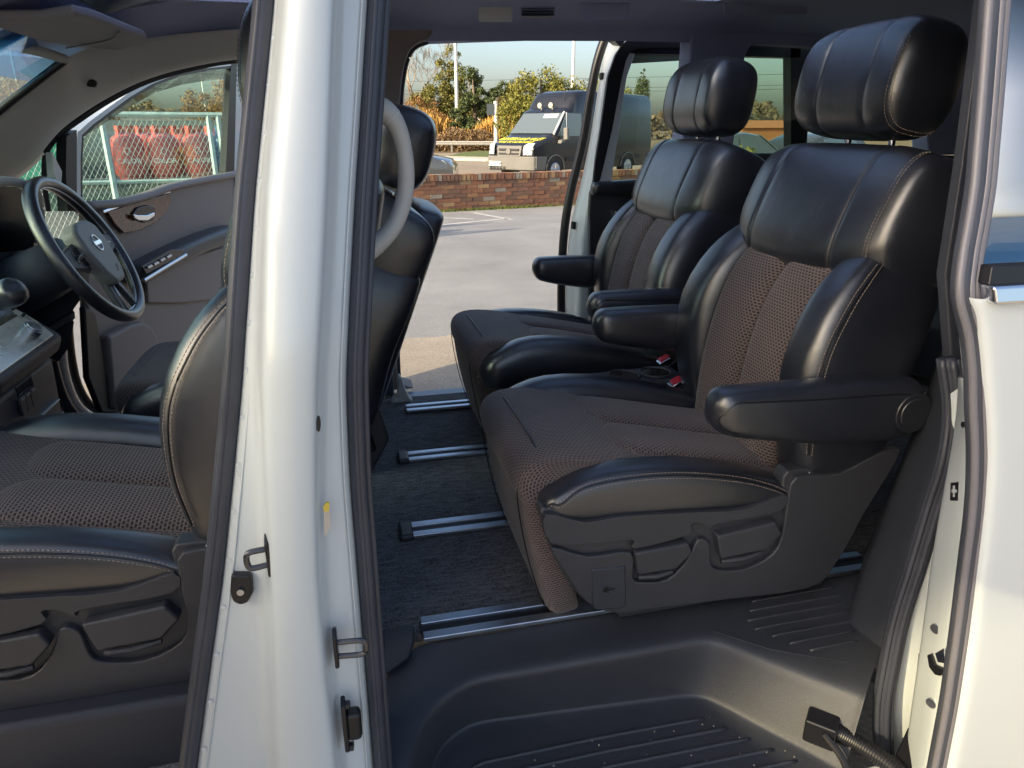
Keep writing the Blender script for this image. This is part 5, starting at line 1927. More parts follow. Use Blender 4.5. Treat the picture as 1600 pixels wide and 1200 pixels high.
for lx, zt, nar in ((.02, .98, .13), (.06, 1.06, .07), (.22, 1.13, .03), (.55, 1.25, .01), (.92, 1.36, 0), (1.0, 1.40, 0), (1.56, 2.04, 0), (1.70, 2.11, 0), (1.86, 2.16, 0), (2.02, 2.44, 0), (2.16, 2.60, 0), (2.5, 2.68, 0), (4.2, 2.68, 0), (6.25, 2.64, 0), (6.38, 2.56, .03)):
    pts = []
    zs = [.34, .5, .75, .95]
    zm = min(zt - .12, 1.25)
    zs += [zm]
    if zt > 1.5:
        zs += [(zm + zt - .1) / 2, zt - .14]
    else:
        zs += [zm + .02, zm + .03]
    left = [fv(lx, side_in(z) + nar, z) for z in zs] + [fv(lx, side_in(zt) + nar + .07, zt - .03), fv(lx, side_in(zt) + nar + .2, zt)]
    right = [fv(lx, VW - side_in(z) - nar, z) for z in zs] + [fv(lx, VW - side_in(zt) - nar - .07, zt - .03), fv(lx, VW - side_in(zt) - nar - .2, zt)]
    secs.append(left + list(reversed(right)))
loft('body', secs, 'van_black', van, angle=40)
def vprism(name, pts, off, mat, parent=van, bevel=0.0):
    mb = MB()
    mb.prism(pts, off)
    return mb.build(name, mat, parent, bevel=bevel)
# bumper wrapping round the front
bq = [(1.42 - .9, -.02), (.05, .02), (-.03, .16), (-.05, .6), (-.05, VW - .6), (-.03, VW - .16), (.05, VW - .02), (.5, VW + .02), (.5, VW - .12), (.5, .12)]
bu = vprism('bumper', [fv(a, b, .36) for a, b in bq], (0, 0, .40), 'van_grey', bevel=.03)
vprism('bumper_side', [fv(.52, -.012, .42), fv(.60, -.012, .76), fv(.10, -.012, .76), fv(.10, -.012, .42)], -ac_ * -.1, 'van_grey')
gr = vprism('grille', [fv(-.015, .52, .76), fv(-.015, VW - .52, .76), fv(.03, VW - .48, 1.06), fv(.03, .48, 1.06)], heading * .03, 'van_grey')
for z in (.83, .95):
    vprism('grille_slot', [fv(-.035, .58, z - .028), fv(-.035, VW - .58, z - .028), fv(-.025, VW - .58, z + .028), fv(-.025, .58, z + .028)], heading * .025, 'black', gr)
mb = MB()
c = fv(-.055, VW / 2, .90)
mb.tube([c, c + heading * .012], .085, 20)
o = mb.build('oval_badge', 'chrome', gr, angle=30)
for s0, s1 in ((.10, .38), (VW - .38, VW - .10)):
    near = s0 < 1
    a, b = (s0, s1)
    hp = [fv(.045 if near else -.03, a, .80), fv(-.03 if near else .045, b, .80), fv(.0 if near else .11, b, 1.06), fv(.13 if near else .19, b - (.06 if near else .0), 1.13), fv(.20 if near else .1, a + (0 if near else .06), 1.13), fv(.11 if near else .0, a, 1.06)]
    vprism('headlight', hp, heading * .035 + V((0, 0, .004)), 'lamp', bevel=.01)
pl = vprism('number_plate', [fv(-.055, VW / 2 + .30, .47), fv(-.055, VW / 2 + .82, .47), fv(-.055, VW / 2 + .82, .60), fv(-.055, VW / 2 + .30, .60)], heading * .012, 'plate')
rgt = -ac_ if False else ac_
lookr = _rt
rv = ac_ if ac_.dot(_rt) > 0 else -ac_
text_mesh('plate_lettering', 'GS11 TYW', .115, 'black', pl, fv(-.072, VW / 2 + .56, .533), rv, (0, 0, 1), .001)
for k in range(2):
    for j in range(5):
        y = VW / 2 + .12 + .14 * j
        vprism('intake_slot', [fv(-.056, y, .385 + .04 * k), fv(-.056, y + .10, .385 + .04 * k), fv(-.056, y + .10, .41 + .04 * k), fv(-.056, y, .41 + .04 * k)], heading * .006, 'black', bu)
# bonnet lettering in yellow
bn = (fv(.85, 1, 1.335) - fv(.22, 1, 1.13)).normalized()
for s, size, f in (('BUMPERS AND VALET', .178, .50), ('MOBILE CAR VALETING SERVICE', .098, .10)):
    p = fv(.22, VW / 2, 1.13).lerp(fv(.85, VW / 2, 1.335), f)
    nn = rv.cross(bn)
    text_mesh('bonnet_lettering', s, size, 'yellow_print', van, p + nn * .012, rv, bn, .002, .2, stretch=1.75)
# windscreen, side windows, trims
wa, wb = .97, 1.57
def wsn(lx, ly):
    z = 1.385 + (lx - .97) * (2.035 - 1.385) / .60
    return fv(lx, ly, z)
wsn_n = V((0, 0, 1)) * .6 + heading * .65
wsn_n.normalize()
wsg = vprism('windscreen', [wsn(.99, .10), wsn(.99, VW - .10), wsn(1.53, VW - .20), wsn(1.53, .20)], wsn_n * .012, 'car_glass')
vprism('sun_strip', [wsn(1.40, .30) + wsn_n * .004, wsn(1.40, .85) + wsn_n * .004, wsn(1.50, .85) + wsn_n * .004, wsn(1.50, .30) + wsn_n * .004], wsn_n * .014, 'plate', wsg)
mb = MB()
mb.tube([wsn(.97, .06), wsn(1.56, .15)], .035, 8)
mb.build('screen_pillar', material('pale_seal', (.6, .6, .58), .4), van)
def sv(lx, z, off=0.0):
    return fv(lx, side_in(z) - .006 - off, z)
vprism('door_window', [sv(1.05, 1.32), sv(1.42, 1.34), sv(1.42, 2.0), sv(1.58, 2.02)][0:0] or [sv(1.12, 1.34), sv(1.50, 1.34), sv(1.50, 1.93)], -ac_ * .012, material('van_side_glass', (.10, .13, .125), .08, coat=1), bevel=0)
vprism('door_window', [sv(1.55, 1.33), sv(2.28, 1.33), sv(2.28, 1.98), sv(1.60, 2.0)], -ac_ * .012, bpy.data.materials['van_side_glass'], bevel=0)
mb = MB()
mb.tube([sv(1.525, 1.30, .015), sv(1.535, 2.02, .015)], .013, 6)
mb.build('window_bar', 'satin', van)
mi = vprism('mirror', [sv(1.22, 1.22, .10), sv(1.36, 1.22, .10), sv(1.36, 1.58, .10), sv(1.24, 1.58, .10)], -ac_ * .16, 'van_grey', bevel=.04)
vprism('mirror_arm', [sv(1.05, 1.12, 0), sv(1.28, 1.16, 0), sv(1.28, 1.24, 0), sv(1.10, 1.22, 0)], -ac_ * .16, 'van_grey', bevel=.02)
vprism('side_moulding', [sv(1.5, .60), sv(5.6, .60), sv(5.6, .72), sv(1.5, .72)], -ac_ * .015, 'black')
vprism('side_panel_mark', [sv(3.0, 1.55), sv(3.2, 1.55), sv(3.2, 1.72), sv(3.0, 1.72)], -ac_ * .004, 'plate')
def wheel(name, c, axis, r, w, parent):
    mb = MB()
    c, axis = V(c), V(axis).normalized()
    mb.tube([c - axis * w * .5, c - axis * w * .42, c + axis * w * .42, c + axis * w * .5], [r * .9, r, r, r * .9], 28)
    o = mb.build(name, 'tyre', parent, angle=30)
    mb = MB()
    mb.tube([c + axis * w * .48, c + axis * w * .54], [r * .66, r * .60], 20)
    for k in range(5):
        a = k * 2 * math.pi / 5
        u = V((0, 0, 1)) * math.cos(a) + axis.cross(V((0, 0, 1))) * math.sin(a)
        mb.tube([c + axis * w * .54 + u * r * .15, c + axis * w * .55 + u * r * .5], r * .07, 6)
    mb.build('rim', 'satin', o, angle=30)
    return o
for lx in (.98, 4.9):
    mb = MB()
    ar_ = [fv(lx + .43 * math.cos(k * math.pi / 16), -.012, .36 + .43 * math.sin(k * math.pi / 16)) for k in range(17)]
    mb.prism(ar_, ac_ * .3)
    wa_ = mb.build('wheel_arch', 'black', van)
    mb = MB()
    mb.tube([p - ac_ * .01 for p in ar_], .022, 8)
    mb.build('arch_lip', 'van_grey', van, angle=None)
    wheel('wheel', fv(lx, .10, .35), -ac_, .345, .24, van)
    wheel('wheel', fv(lx, VW - .12, .35), ac_, .345, .24, van)
mb = MB()
mb.tube([fv(1.95, .5, 2.1), fv(2.0, .5, 2.75)], .010, 6)
mb.build('aerial', 'black', van)
for y in (.75, 1.2):
    mb = MB()
    mb.tube([fv(1.72, y, 2.10), fv(1.72, y, 2.20)], .03, 8)
    mb.tube([fv(1.62, y, 2.23), fv(1.76, y, 2.23)], [.085, .05], 14)
    mb.build('roof_spotlight', 'chrome', van, angle=30)

def make_car(name, label, paint, loc, deg, L_=4.1, W_=1.72, H_=1.45, group='parked cars outside'):
    t = thing(name, label, 'car', loc, group)
    o = V(loc)
    h = V((math.cos(R(deg)), math.sin(R(deg)), 0))
    a = V((-h.y, h.x, 0))
    def f(x, y, z):
        return o + h * x + a * y + V((0, 0, z))
    prof = ((L_ / 2, .66, .82), (L_ / 2 - .12, .78, .90), (L_ / 2 - .5, .86, .96), (L_ / 2 - 1.0, .94, 1.0), (L_ / 2 - 1.6, H_ - .06, .82), (.1, H_, .78), (-L_ / 2 + 1.0, H_ - .04, .78), (-L_ / 2 + .35, H_ - .25, .82), (-L_ / 2 + .1, .95, .95), (-L_ / 2, .80, .9))
    secs = []
    for x, z, tw in prof:
        w = W_ / 2 * (1 if abs(x) < L_ / 2 - .2 else .93)
        zb = min(.88, z - .05)
        secs.append([f(x, -w, .24), f(x, -w * 1.01, .55), f(x, -w * .99, zb), f(x, -w * tw, z - .04), f(x, -w * tw * .8, z), f(x, w * tw * .8, z), f(x, w * tw, z - .04), f(x, w * .99, zb), f(x, w * 1.01, .55), f(x, w, .24)])
    loft('body', secs, paint, t, angle=50)
    for s in (-1, 1):
        y = s * W_ / 2
        mb = MB()
        mb.prism([f(.55, y * .985, .93), f(-.15, y * .985, .93), f(-.15, y * .83, H_ - .12), f(.25, y * .83, H_ - .14)], a * s * .012)
        mb.build('side_window', 'car_glass', t)
        mb = MB()
        mb.prism([f(-.22, y * .985, .93), f(-1.25, y * .98, .95), f(-1.1, y * .84, H_ - .18), f(-.22, y * .83, H_ - .12)], a * s * .012)
        mb.build('side_window', 'car_glass', t)
        for x in (L_ / 2 - .85, -L_ / 2 + .75):
            wheel('wheel', f(x, y * .9, .31), a * s, .31, .2, t)
        mb = MB()
        mb.prism([f(L_ / 2 - .05, y * .55, .62), f(L_ / 2 - .12, y * .92, .62), f(L_ / 2 - .3, y * .95, .78), f(L_ / 2 - .12, y * .6, .74)], h * .04)
        mb.build('headlight', 'lamp', t)
        mb = MB()
        mb.prism([f(-L_ / 2 + .02, y * .6, .72), f(-L_ / 2 + .06, y * .93, .72), f(-L_ / 2 + .14, y * .93, .92), f(-L_ / 2 + .10, y * .62, .90)], -h * .03)
        mb.build('tail_light', material('tail_red', (.35, .02, .02), .2) if 'tail_red' not in bpy.data.materials else bpy.data.materials['tail_red'], t)
    x1, x0 = L_ / 2 - 1.02, L_ / 2 - 1.58
    mb = MB()
    mb.prism([f(x1 - .02, -W_ * .46, 1.0), f(x1 - .02, W_ * .46, 1.0), f(x0 + .03, W_ * .38, H_ - .08), f(x0 + .03, -W_ * .38, H_ - .08)], V((0, 0, .02)) + h * .01)
    mb.build('windscreen', 'car_glass', t)
    return t
def far_pt(px_, d):
    """ground point seen at photo column px_ at depth d"""
    g = math.atan((px_ - 800) / (F_PX / math.cos(PITCH))) + YAW
    r_ = d / math.cos(g - YAW)
    return V((math.sin(g) * r_, math.cos(g) * r_, -.15 if d > 13.5 else 0))
M['dark_grey_paint'] = material('dark_grey_paint', (.05, .055, .06), .25, coat=.8)
M['blue_grey_paint'] = material('blue_grey_paint', (.10, .12, .14), .25, coat=.8)
make_car('parked_car', 'dark grey hatchback nose showing right of the driver headrest', 'dark_grey_paint', tuple(far_pt(588, 19.5)), -14)
make_car('parked_car', 'blue grey car seen low in the rear quarter window', 'blue_grey_paint', tuple(far_pt(1140, 20)), 5)
make_car('parked_car', 'dark car behind the tinted part of the rear quarter window', 'dark_grey_paint', tuple(far_pt(1290, 21)), 20)

# ---------------------------------------------------------------- gas bottle cage
cg_o = far_pt(262, 8.0)
ce = V((.981, .194, 0)).normalized()
cn = V((.194, -.981, 0))           # towards the camera
cage = thing('bottle_cage', 'pale steel mesh cage holding gas bottles, seen through the open driver door window', 'cage', tuple(cg_o))
M['galv'] = material('galvanised_steel', (.46, .56, .56), .5, .3, var=.15, var_scale=10)
def CG(s, z, off=0.0):
    return cg_o + ce * s + V((0, 0, z)) + cn * off
for a, b, r in ((CG(-1.9, 1.50), CG(1.6, 1.50), .030), (CG(-1.9, .06), CG(1.6, .06), .028), (CG(-.60, 0), CG(-.60, 1.5), .034), (CG(-1.9, 0), CG(-1.9, 1.5), .03), (CG(.42, 0), CG(.42, 1.5), .030), (CG(.52, 0), CG(.52, 1.5), .030), (CG(1.6, 0), CG(1.6, 1.5), .03), (CG(-1.9, .83), CG(1.6, .83), .018)):
    mb = MB()
    mb.tube([a, b], r, 6)
    mb.build('frame_tube', 'galv', cage)
mb = MB()
mb.prism([CG(-1.9, .80, -.05), CG(1.6, .80, -.05), CG(1.6, .80, -.75), CG(-1.9, .80, -.75)], (0, 0, .03))
mb.build('shelf', 'galv', cage)
mb = MB()
pitch = .052
z0, z1, s0, s1 = .06, 1.50, -1.9, 1.6
for sg in (1, -1):
    k = -40
    while k < 140:
        # line z = z0 + 1.7*sg*(s - sk)
        sk = s0 + k * pitch
        k += 1
        m_ = 1.75 * sg
        pts = []
        sa_, sb_2 = sk, sk + (z1 - z0) / m_
        lo_, hi_ = (sa_, z0), (sb_2, z1)
        if lo_[0] > hi_[0]:
            lo_, hi_ = hi_, lo_
        a_s, a_z, b_s, b_z = lo_[0], lo_[1], hi_[0], hi_[1]
        if b_s <= s0 or a_s >= s1:
            continue
        if a_s < s0:
            a_z += (s0 - a_s) * m_
            a_s = s0
        if b_s > s1:
            b_z += (s1 - b_s) * m_
            b_s = s1
        mb.tube([CG(a_s, a_z, .004 * sg), CG(b_s, b_z, .004 * sg)], .0028, 3, cap=False)
o = mb.build('wire_mesh', 'galv', cage, angle=None)
o['kind'] = 'stuff'
mb = MB()
mb.prism([CG(-1.9, .06, -.80), CG(1.6, .06, -.80), CG(1.6, 1.45, -.80), CG(-1.9, 1.45, -.80)], cn * -.02)
mb.build('back_sheet', material('cage_back', (.18, .23, .23), .7), cage)
M['bottle_red'] = material('gas_bottle_red', (.60, .12, .10), .45, var=.12, var_scale=8)
M['bottle_blue'] = material('gas_bottle_blue', (.05, .16, .34), .45, var=.12, var_scale=8)
def gas_bottle(s, z, back, mat, label, word=True, k=1.0):
    c = CG(s, z, -back)
    t = thing('gas_bottle', label, 'gas bottle', tuple(c), 'gas bottles in the cage')
    R_ = .160 * k
    prof = [(.03, R_ * .82), (.045, R_ * .96), (.08, R_), (.38 * k, R_), (.42 * k, R_ * .97), (.455 * k, R_ * .80), (.475 * k, R_ * .45), (.48 * k, .03)]
    mb = MB()
    mb.tube([c + V((0, 0, h_)) for h_, r in prof], [r for h_, r in prof], 24, upv=tuple(ce))
    body = mb.build('bottle_body', mat, t, angle=50)
    mb = MB()
    mb.tube([c, c + V((0, 0, .05))], [R_ * .8, R_ * .78], 20)
    mb.build('foot_ring', mat, t, angle=30)
    # collar: open ring of plates round the valve
    mb = MB()
    rr_ = R_ * .62
    for i in range(14):
        if i in (3, 4, 10, 11):
            continue
        g0, g1 = i * 2 * math.pi / 14, (i + 1) * 2 * math.pi / 14
        p = [c + ce * math.cos(g) * rr_ + cn * math.sin(g) * rr_ for g in (g0, g1)]
        q = [c + ce * math.cos(g) * (rr_ - .008) + cn * math.sin(g) * (rr_ - .008) for g in (g0, g1)]
        zz0, zz1 = V((0, 0, .44 * k)), V((0, 0, .56 * k))
        mb.prism([p[0] + zz0, p[1] + zz0, q[1] + zz0, q[0] + zz0], zz1 - zz0)
    o2 = mb.build('collar', mat, t)
    o2['kind'] = 'stuff'
    mb = MB()
    mb.tube([c + V((0, 0, .46 * k)), c + V((0, 0, .54 * k))], .018, 8)
    mb.build('valve', 'satin', t)
    if word:
        p = c + cn * (R_ + .004) + V((0, 0, .20))
        text_mesh('bottle_lettering', 'CALOR', .072, 'plate', body, p, ce, (0, 0, 1), .001)
        # flame mark: ring and drop
        mb = MB()
        pc = c + cn * (R_ + .006) + V((0, 0, .30))
        mb.tube([pc + ce * .026 * math.cos(g * .524) + V((0, 0, .034 * math.sin(g * .524))) for g in range(13)], .005, 5)
        mb.build('flame_mark', 'plate', body, angle=None)
    return t
gas_bottle(-.42, .83, .24, 'bottle_red', 'red gas bottle leftmost in the cage, beside the left post')
gas_bottle(-.07, .83, .24, 'bottle_red', 'red gas bottle second from the left in the cage')
gas_bottle(.27, .83, .24, 'bottle_red', 'red gas bottle third from left, next to the blue ones')
gas_bottle(.58, .83, .30, 'bottle_blue', 'blue gas bottle just behind the double cage post', False)
gas_bottle(.90, .83, .26, 'bottle_blue', 'blue gas bottle right of the double cage post', False)
gas_bottle(-.24, .83, .60, 'bottle_red', 'red gas bottle in the back row, left', False)
gas_bottle(.12, .83, .60, 'bottle_red', 'red gas bottle in the back row, middle', False)
gas_bottle(.48, .83, .62, 'bottle_red', 'red gas bottle in the back row behind the double post', False)
M['tarp_green'] = material('green_tarp', (.03, .26, .17), .6, var=.2, var_scale=4)
mb = MB()
mb.prism([CG(-1.85, .85, -.2), CG(-.95, .85, -.2), CG(-.95, 1.38, -.2), CG(-1.85, 1.38, -.2)], cn * -.45)
o = mb.build('green_crate', 'tarp_green', None, bevel=.03)
tag(o, 'green plastic crate inside the left end of the cage', 'crate')
# notice board hung beside the cage
nb_ = thing('notice_board', 'narrow white safety notice with hazard symbols at the right end of the cage', 'sign', tuple(CG(1.17, .92, .06)))
mb = MB()
mb.prism([CG(1.02, .92, .06), CG(1.36, .92, .06), CG(1.36, 1.44, .06), CG(1.02, 1.44, .06)], cn * .01)
bd = mb.build('board', 'plate', nb_)
for i, z in enumerate((1.36, 1.25, 1.14)):
    mb = MB()
    if i == 0:
        tri = [CG(1.05, z - .035, .073), CG(1.13, z - .035, .073), CG(1.09, z + .04, .073), CG(1.05, z - .035, .073)]
        mb.tube(tri, .005, 5)
    else:
        mb.tube([CG(1.09 + .04 * math.cos(g * .524), z + .04 * math.sin(g * .524), .073) for g in range(13)], .005, 5)
        mb.tube([CG(1.065, z - .025, .073), CG(1.115, z + .025, .073)], .004, 5)
    mb.build('hazard_symbol', 'black', bd, angle=None)
mb = MB()
mb.prism([CG(1.03, .96, .072), CG(1.15, .96, .072), CG(1.15, 1.04, .072), CG(1.03, 1.04, .072)], cn * .003)
mb.build('yellow_patch', material('lime_patch', (.55, .65, .05), .5), bd)
mb = MB()
mb.box(CG(1.19, .46, .08), (.04, .04, .92))
mb.build('board_post', 'galv', nb_)
gas_bottle(1.30, .28, .02, 'bottle_red', 'red gas bottle standing low beneath the notice board', False)

# ---------------------------------------------------------------- lamp posts, guard rail, sign, house
M['post_white'] = material('pale_post', (.68, .67, .62), .5)
def lamp_post(px_, d, h, label, r=.09):
    b = far_pt(px_, d)
    t = thing('lamp_post', label, 'lamp post', tuple(b), 'lamp posts along the road')
    mb = MB()
    mb.tube([b, b + V((0, 0, 1.2)), b + V((0, 0, 1.25)), b + V((0, 0, h))], [r * 1.4, r * 1.4, r, r * .55], 8)
    mb.build('pole', 'post_white', t, angle=30)
    mb = MB()
    mb.tube(smooth_path([b + V((0, 0, h)), b + V((-.5, 0, h + .35)), b + V((-1.4, 0, h + .45))], 4), r * .5, 6)
    mb.box(b + V((-1.8, 0, h + .46)), (.8, .3, .14))
    mb.build('lamp_head', 'post_white', t)
lamp_post(715, 62, 12, 'pale lamp post in front of the tall evergreen tree', .17)
lamp_post(893, 52, 12, 'pale lamp post rising behind the black van roof', .14)
lamp_post(632, 66, 12, 'pale lamp post beside the bare tree at the opening edge', .20)
lamp_post(326, 70, 9.5, 'thin lamp post seen through the open driver door window', .10)
lamp_post(44, 60, 9, 'lamp post seen through the windscreen corner', .16)
gl0, gl1 = far_pt(560, 54), far_pt(1000, 52)
rl = thing('guard_rail', 'galvanised roadside guard rail in front of the dry reeds', 'guard rail', tuple(gl0))
gd = (gl1 - gl0).normalized()
mb = MB()
up_ = V((0, 0, 1))
mb.prism([gl0 + up_ * .50, gl0 + V((0, -.06, .56)), gl0 + up_ * .62, gl0 + V((0, -.06, .70)), gl0 + up_ * .78, gl0 + V((0, .02, .78)), gl0 + V((0, .02, .50))], gl1 - gl0)
mb.build('rail_beam', material('rail_steel', (.34, .33, .31), .5, .2), rl)
for i in range(14):
    mb = MB()
    p = gl0 + gd * (1.0 + 2.9 * i)
    if i * 2.9 + 1 > (gl1 - gl0).length:
        break
    mb.box(p + V((0, .08, .34)), (.10, .10, .68))
    mb.build('rail_post', bpy.data.materials['rail_steel'], rl)
b = far_pt(775, 50)
t = thing('road_sign', 'small road sign on a pale post left of the black van', 'sign', tuple(b))
mb = MB()
mb.tube([b, b + V((0, 0, 3.3))], .14, 8)
mb.build('sign_post', 'post_white', t)
mb = MB()
mb.box(b + V((-.38, -.1, 2.8)), (.5, .04, .7))
mb.build('sign_plate', 'blue_grey_paint', t)
b = far_pt(771, 120)
t = thing('far_house', 'small grey-roofed house showing between the trees', 'house', tuple(b))
mb = MB()
mb.box(b + V((0, 0, 1.9)), (5, 4, 3.8))
mb.build('wall', 'plate', t)
mb = MB()
mb.prism([b + V((-2.8, -2.3, 3.8)), b + V((-2.8, 2.3, 3.8)), b + V((-2.8, 0, 5.6))], (5.6, 0, 0))
mb.build('roof', 'blue_grey_paint', t)
b = far_pt(1188, 95)
t = thing('orange_shed', 'low orange-roofed shed seen through the rear quarter window', 'building', tuple(b))
mb = MB()
mb.box(b + V((0, 0, .9)), (7.5, 4, 1.8))
mb.build('wall', material('orange_wall', (.42, .17, .07), .8), t)
mb = MB()
mb.prism([b + V((-4, -2.3, 1.8)), b + V((-4, 2.3, 1.8)), b + V((-4, 0, 2.7))], (8, 0, 0))
mb.build('roof', bpy.data.materials['orange_wall'], t)
b = far_pt(250, 60)
t = thing('pale_shed', 'long pale low building beyond the bottle cage', 'building', tuple(b))
mb = MB()
mb.box(b + V((0, 0, 1.3)), (26, 4, 2.6), Matrix.Rotation(R(12), 3, 'Z'))
mb.build('wall', 'plate', t)
mb = MB()
mb.box(b + V((0, 0, 2.75)), (26.6, 4.6, .3), Matrix.Rotation(R(12), 3, 'Z'))
mb.build('roof', 'blue_grey_paint', t)

# ---------------------------------------------------------------- trees, reeds, woods
def leaf_material(name, c1, c2):
    m = bpy.data.materials.new(name)
    m.use_nodes = True
    t = m.node_tree
    p = t.nodes['Principled BSDF']
    p.inputs['Roughness'].default_value = .7
    g = t.nodes.new('ShaderNodeNewGeometry')
    cr = t.nodes.new('ShaderNodeValToRGB')
    cr.color_ramp.elements[0].color = (*c1, 1)
    cr.color_ramp.elements[1].color = (*c2, 1)
    t.links.new(g.outputs['Random Per Island'], cr.inputs[0])
    t.links.new(cr.outputs[0], p.inputs['Base Color'])
    return m
M['leaf_olive'] = leaf_material('olive_leaves', (.075, .085, .018), (.21, .19, .035))
M['leaf_green'] = leaf_material('dark_evergreen_leaves', (.030, .055, .020), (.095, .115, .028))
M['leaf_yellow'] = leaf_material('yellow_green_leaves', (.10, .115, .018), (.24, .22, .035))
M['leaf_orange'] = leaf_material('russet_twigs', (.20, .10, .03), (.36, .20, .06))
M['leaf_brown'] = leaf_material('brown_wood_twigs', (.085, .065, .035), (.17, .13, .065))
M['reed'] = leaf_material('dry_reeds', (.36, .20, .045), (.54, .33, .08))
M['bramble'] = leaf_material('bramble_stems', (.12, .07, .035), (.24, .16, .075))
M['bark'] = material('bark', (.14, .11, .08), .9, var=.3, var_scale=3)
def leaf(mb, c, s, rnd, droop=0.0):
    n_ = V((rnd.gauss(0, 1), rnd.gauss(0, 1), rnd.gauss(0, 1) - droop)).normalized()
    u = n_.cross(V((rnd.gauss(0, 1), rnd.gauss(0, 1), rnd.gauss(0, 1)))).normalized()
    w = n_.cross(u)
    mb.add([c - u * s, c - w * s * .45, c + u * s, c + w * s * .45], [(0, 1, 2, 3)])
def tree(name, label, b, h, lobes, mat, n=2600, ls=.22, seed=1, trunk_r=.22, cat='tree', group='trees beyond the road', trunk=True):
    """lobes: (dx, dz, rx, rz) clumps, metres, relative to the base"""
    rnd = random.Random(seed)
    t = thing(name, label, cat, tuple(b), group)
    if trunk:
        mb = MB()
        mb.tube([b, b + V((.1, 0, h * .4)), b + V((-.05, 0, h * .8))], [trunk_r, trunk_r * .7, trunk_r * .25], 7)
        for dx, dz, rx, rz in lobes:
            mb.tube([b + V((0, 0, max(.3, dz * .55))), b + V((dx, 0, dz))], [trunk_r * .4, trunk_r * .12], 5)
        mb.build('trunk', 'bark', t, angle=None)
    mb = MB()
    vol = [rx * rx * rz for dx, dz, rx, rz in lobes]
    tot = sum(vol)
    for (dx, dz, rx, rz), v_ in zip(lobes, vol):
        sub = []
        for k in range(max(9, int(75 * v_ / tot))):
            g = rnd.uniform(0, 2 * math.pi)
            zz = rnd.uniform(-1, 1)
            rr_ = math.sqrt(max(0, 1 - zz * zz)) * rnd.uniform(.55, 1.05)
            sub.append((V((dx + rx * rr_ * math.cos(g), rx * rr_ * math.sin(g), dz + rz * zz)), rnd.uniform(.30, .55) * min(rx, rz)))
        for k in range(int(n * v_ / tot)):
            c, r = rnd.choice(sub)
            d = V((rnd.gauss(0, 1), rnd.gauss(0, 1), rnd.gauss(0, .8)))
            d = d.normalized() * r * rnd.uniform(.3, 1.15)
            leaf(mb, b + c + d, ls * rnd.uniform(.6, 1.4), rnd)
    mb.build('crown', mat, t, smooth=False)
    return t
def branchy(name, label, b, h, seed, mat='bark', spread=.5, group='trees beyond the road', levels=6, r0=.16):
    rnd = random.Random(seed)
    t = thing(name, label, 'tree', tuple(b), group)
    tr, cr_ = MB(), MB()
    def grow(p, d, l, r, lev):
        q = p + d * l
        (tr if lev >= levels - 1 else cr_).tube([p, (p + q) / 2 + V((rnd.uniform(-.05, .05), 0, 0)) * l, q], [r, r * .85, r * .7], 5 if r > .04 else 3, cap=False)
        if lev == 0:
            return
        for k in range(rnd.choice((2, 3, 3))):
            nd_ = (d + V((rnd.gauss(0, spread), rnd.gauss(0, spread), rnd.uniform(.0, .45)))).normalized()
            grow(q if k else p.lerp(q, .8), nd_, l * rnd.uniform(.62, .86), max(.014, r * .62), lev - 1)
    grow(b, V((0, 0, 1)), h * .24, r0, levels)
    tr.build('trunk', 'bark', t, angle=None)
    cr_.build('crown', mat, t, angle=None)
    return t
M['twig'] = material('pale_twig', (.28, .23, .17), .9)
branchy('bare_tree', 'tall leafless tree at the left edge of the far opening', far_pt(650, 68), 12.5, 3, 'twig', .40, levels=7)
tree('evergreen_tree', 'tall ragged olive evergreen behind the lamp post', far_pt(703, 66), 8.6,
     [(.2, 7.3, .75, .8), (-.3, 6.3, 1.0, .8), (.8, 6.0, .8, .9), (.2, 5.1, 1.3, .9), (-.6, 4.1, 1.7, 1.1), (.9, 3.7, 1.8, 1.2), (-1.9, 3.0, 1.8, 1.3), (.3, 2.4, 2.4, 1.4), (-2.6, 2.2, 1.6, 1.2)], 'leaf_olive', 26000, .11, 5)
tree('cedar_tree', 'dark green spreading conifer right of the lamp post', far_pt(741, 60), 6.6,
     [(-.5, 5.5, .8, .7), (-.1, 4.8, 1.3, .65), (.3, 4.1, 1.7, .7), (0, 3.4, 2.0, .75), (.3, 2.7, 2.2, .8), (.1, 2.0, 2.3, .8), (-.1, 1.4, 2.3, .8)], 'leaf_green', 26000, .11, 6)
tree('laurel_hedge', 'bright yellow green bushy tree behind the black van windscreen', far_pt(845, 46), 5.6,
     [(-.8, 3.0, 1.5, 1.4), (.3, 3.4, 1.5, 1.3), (-1.6, 2.0, 1.2, 1.2), (1.5, 3.2, 1.4, 1.2)], 'leaf_yellow', 14000, .09, 7)
tree('laurel_hedge', 'yellow green hedge tops above the black van roof', far_pt(915, 47), 5.0,
     [(-.9, 3.0, 1.6, 1.2), (.9, 3.1, 1.6, 1.15), (2.4, 2.8, 1.4, 1.1)], 'leaf_yellow', 11000, .09, 8)
tree('pine_tree', 'small round-topped pine between the conifer and the van', far_pt(793, 95), 7.4,
     [(-.6, 6.2, 1.1, .9), (.6, 6.3, 1.0, .8), (0, 5.3, 1.5, .8)], 'leaf_green', 6000, .12, 9)
tree('russet_shrub', 'russet leafless shrub between the conifer and the van', far_pt(790, 70), 4.6,
     [(-.9, 3.0, 1.2, 1.2), (.8, 3.1, 1.4, 1.2), (0, 2.0, 1.9, 1.2)], 'leaf_orange', 9000, .07, 10, .1, 'shrub', 'shrubs on the verge')
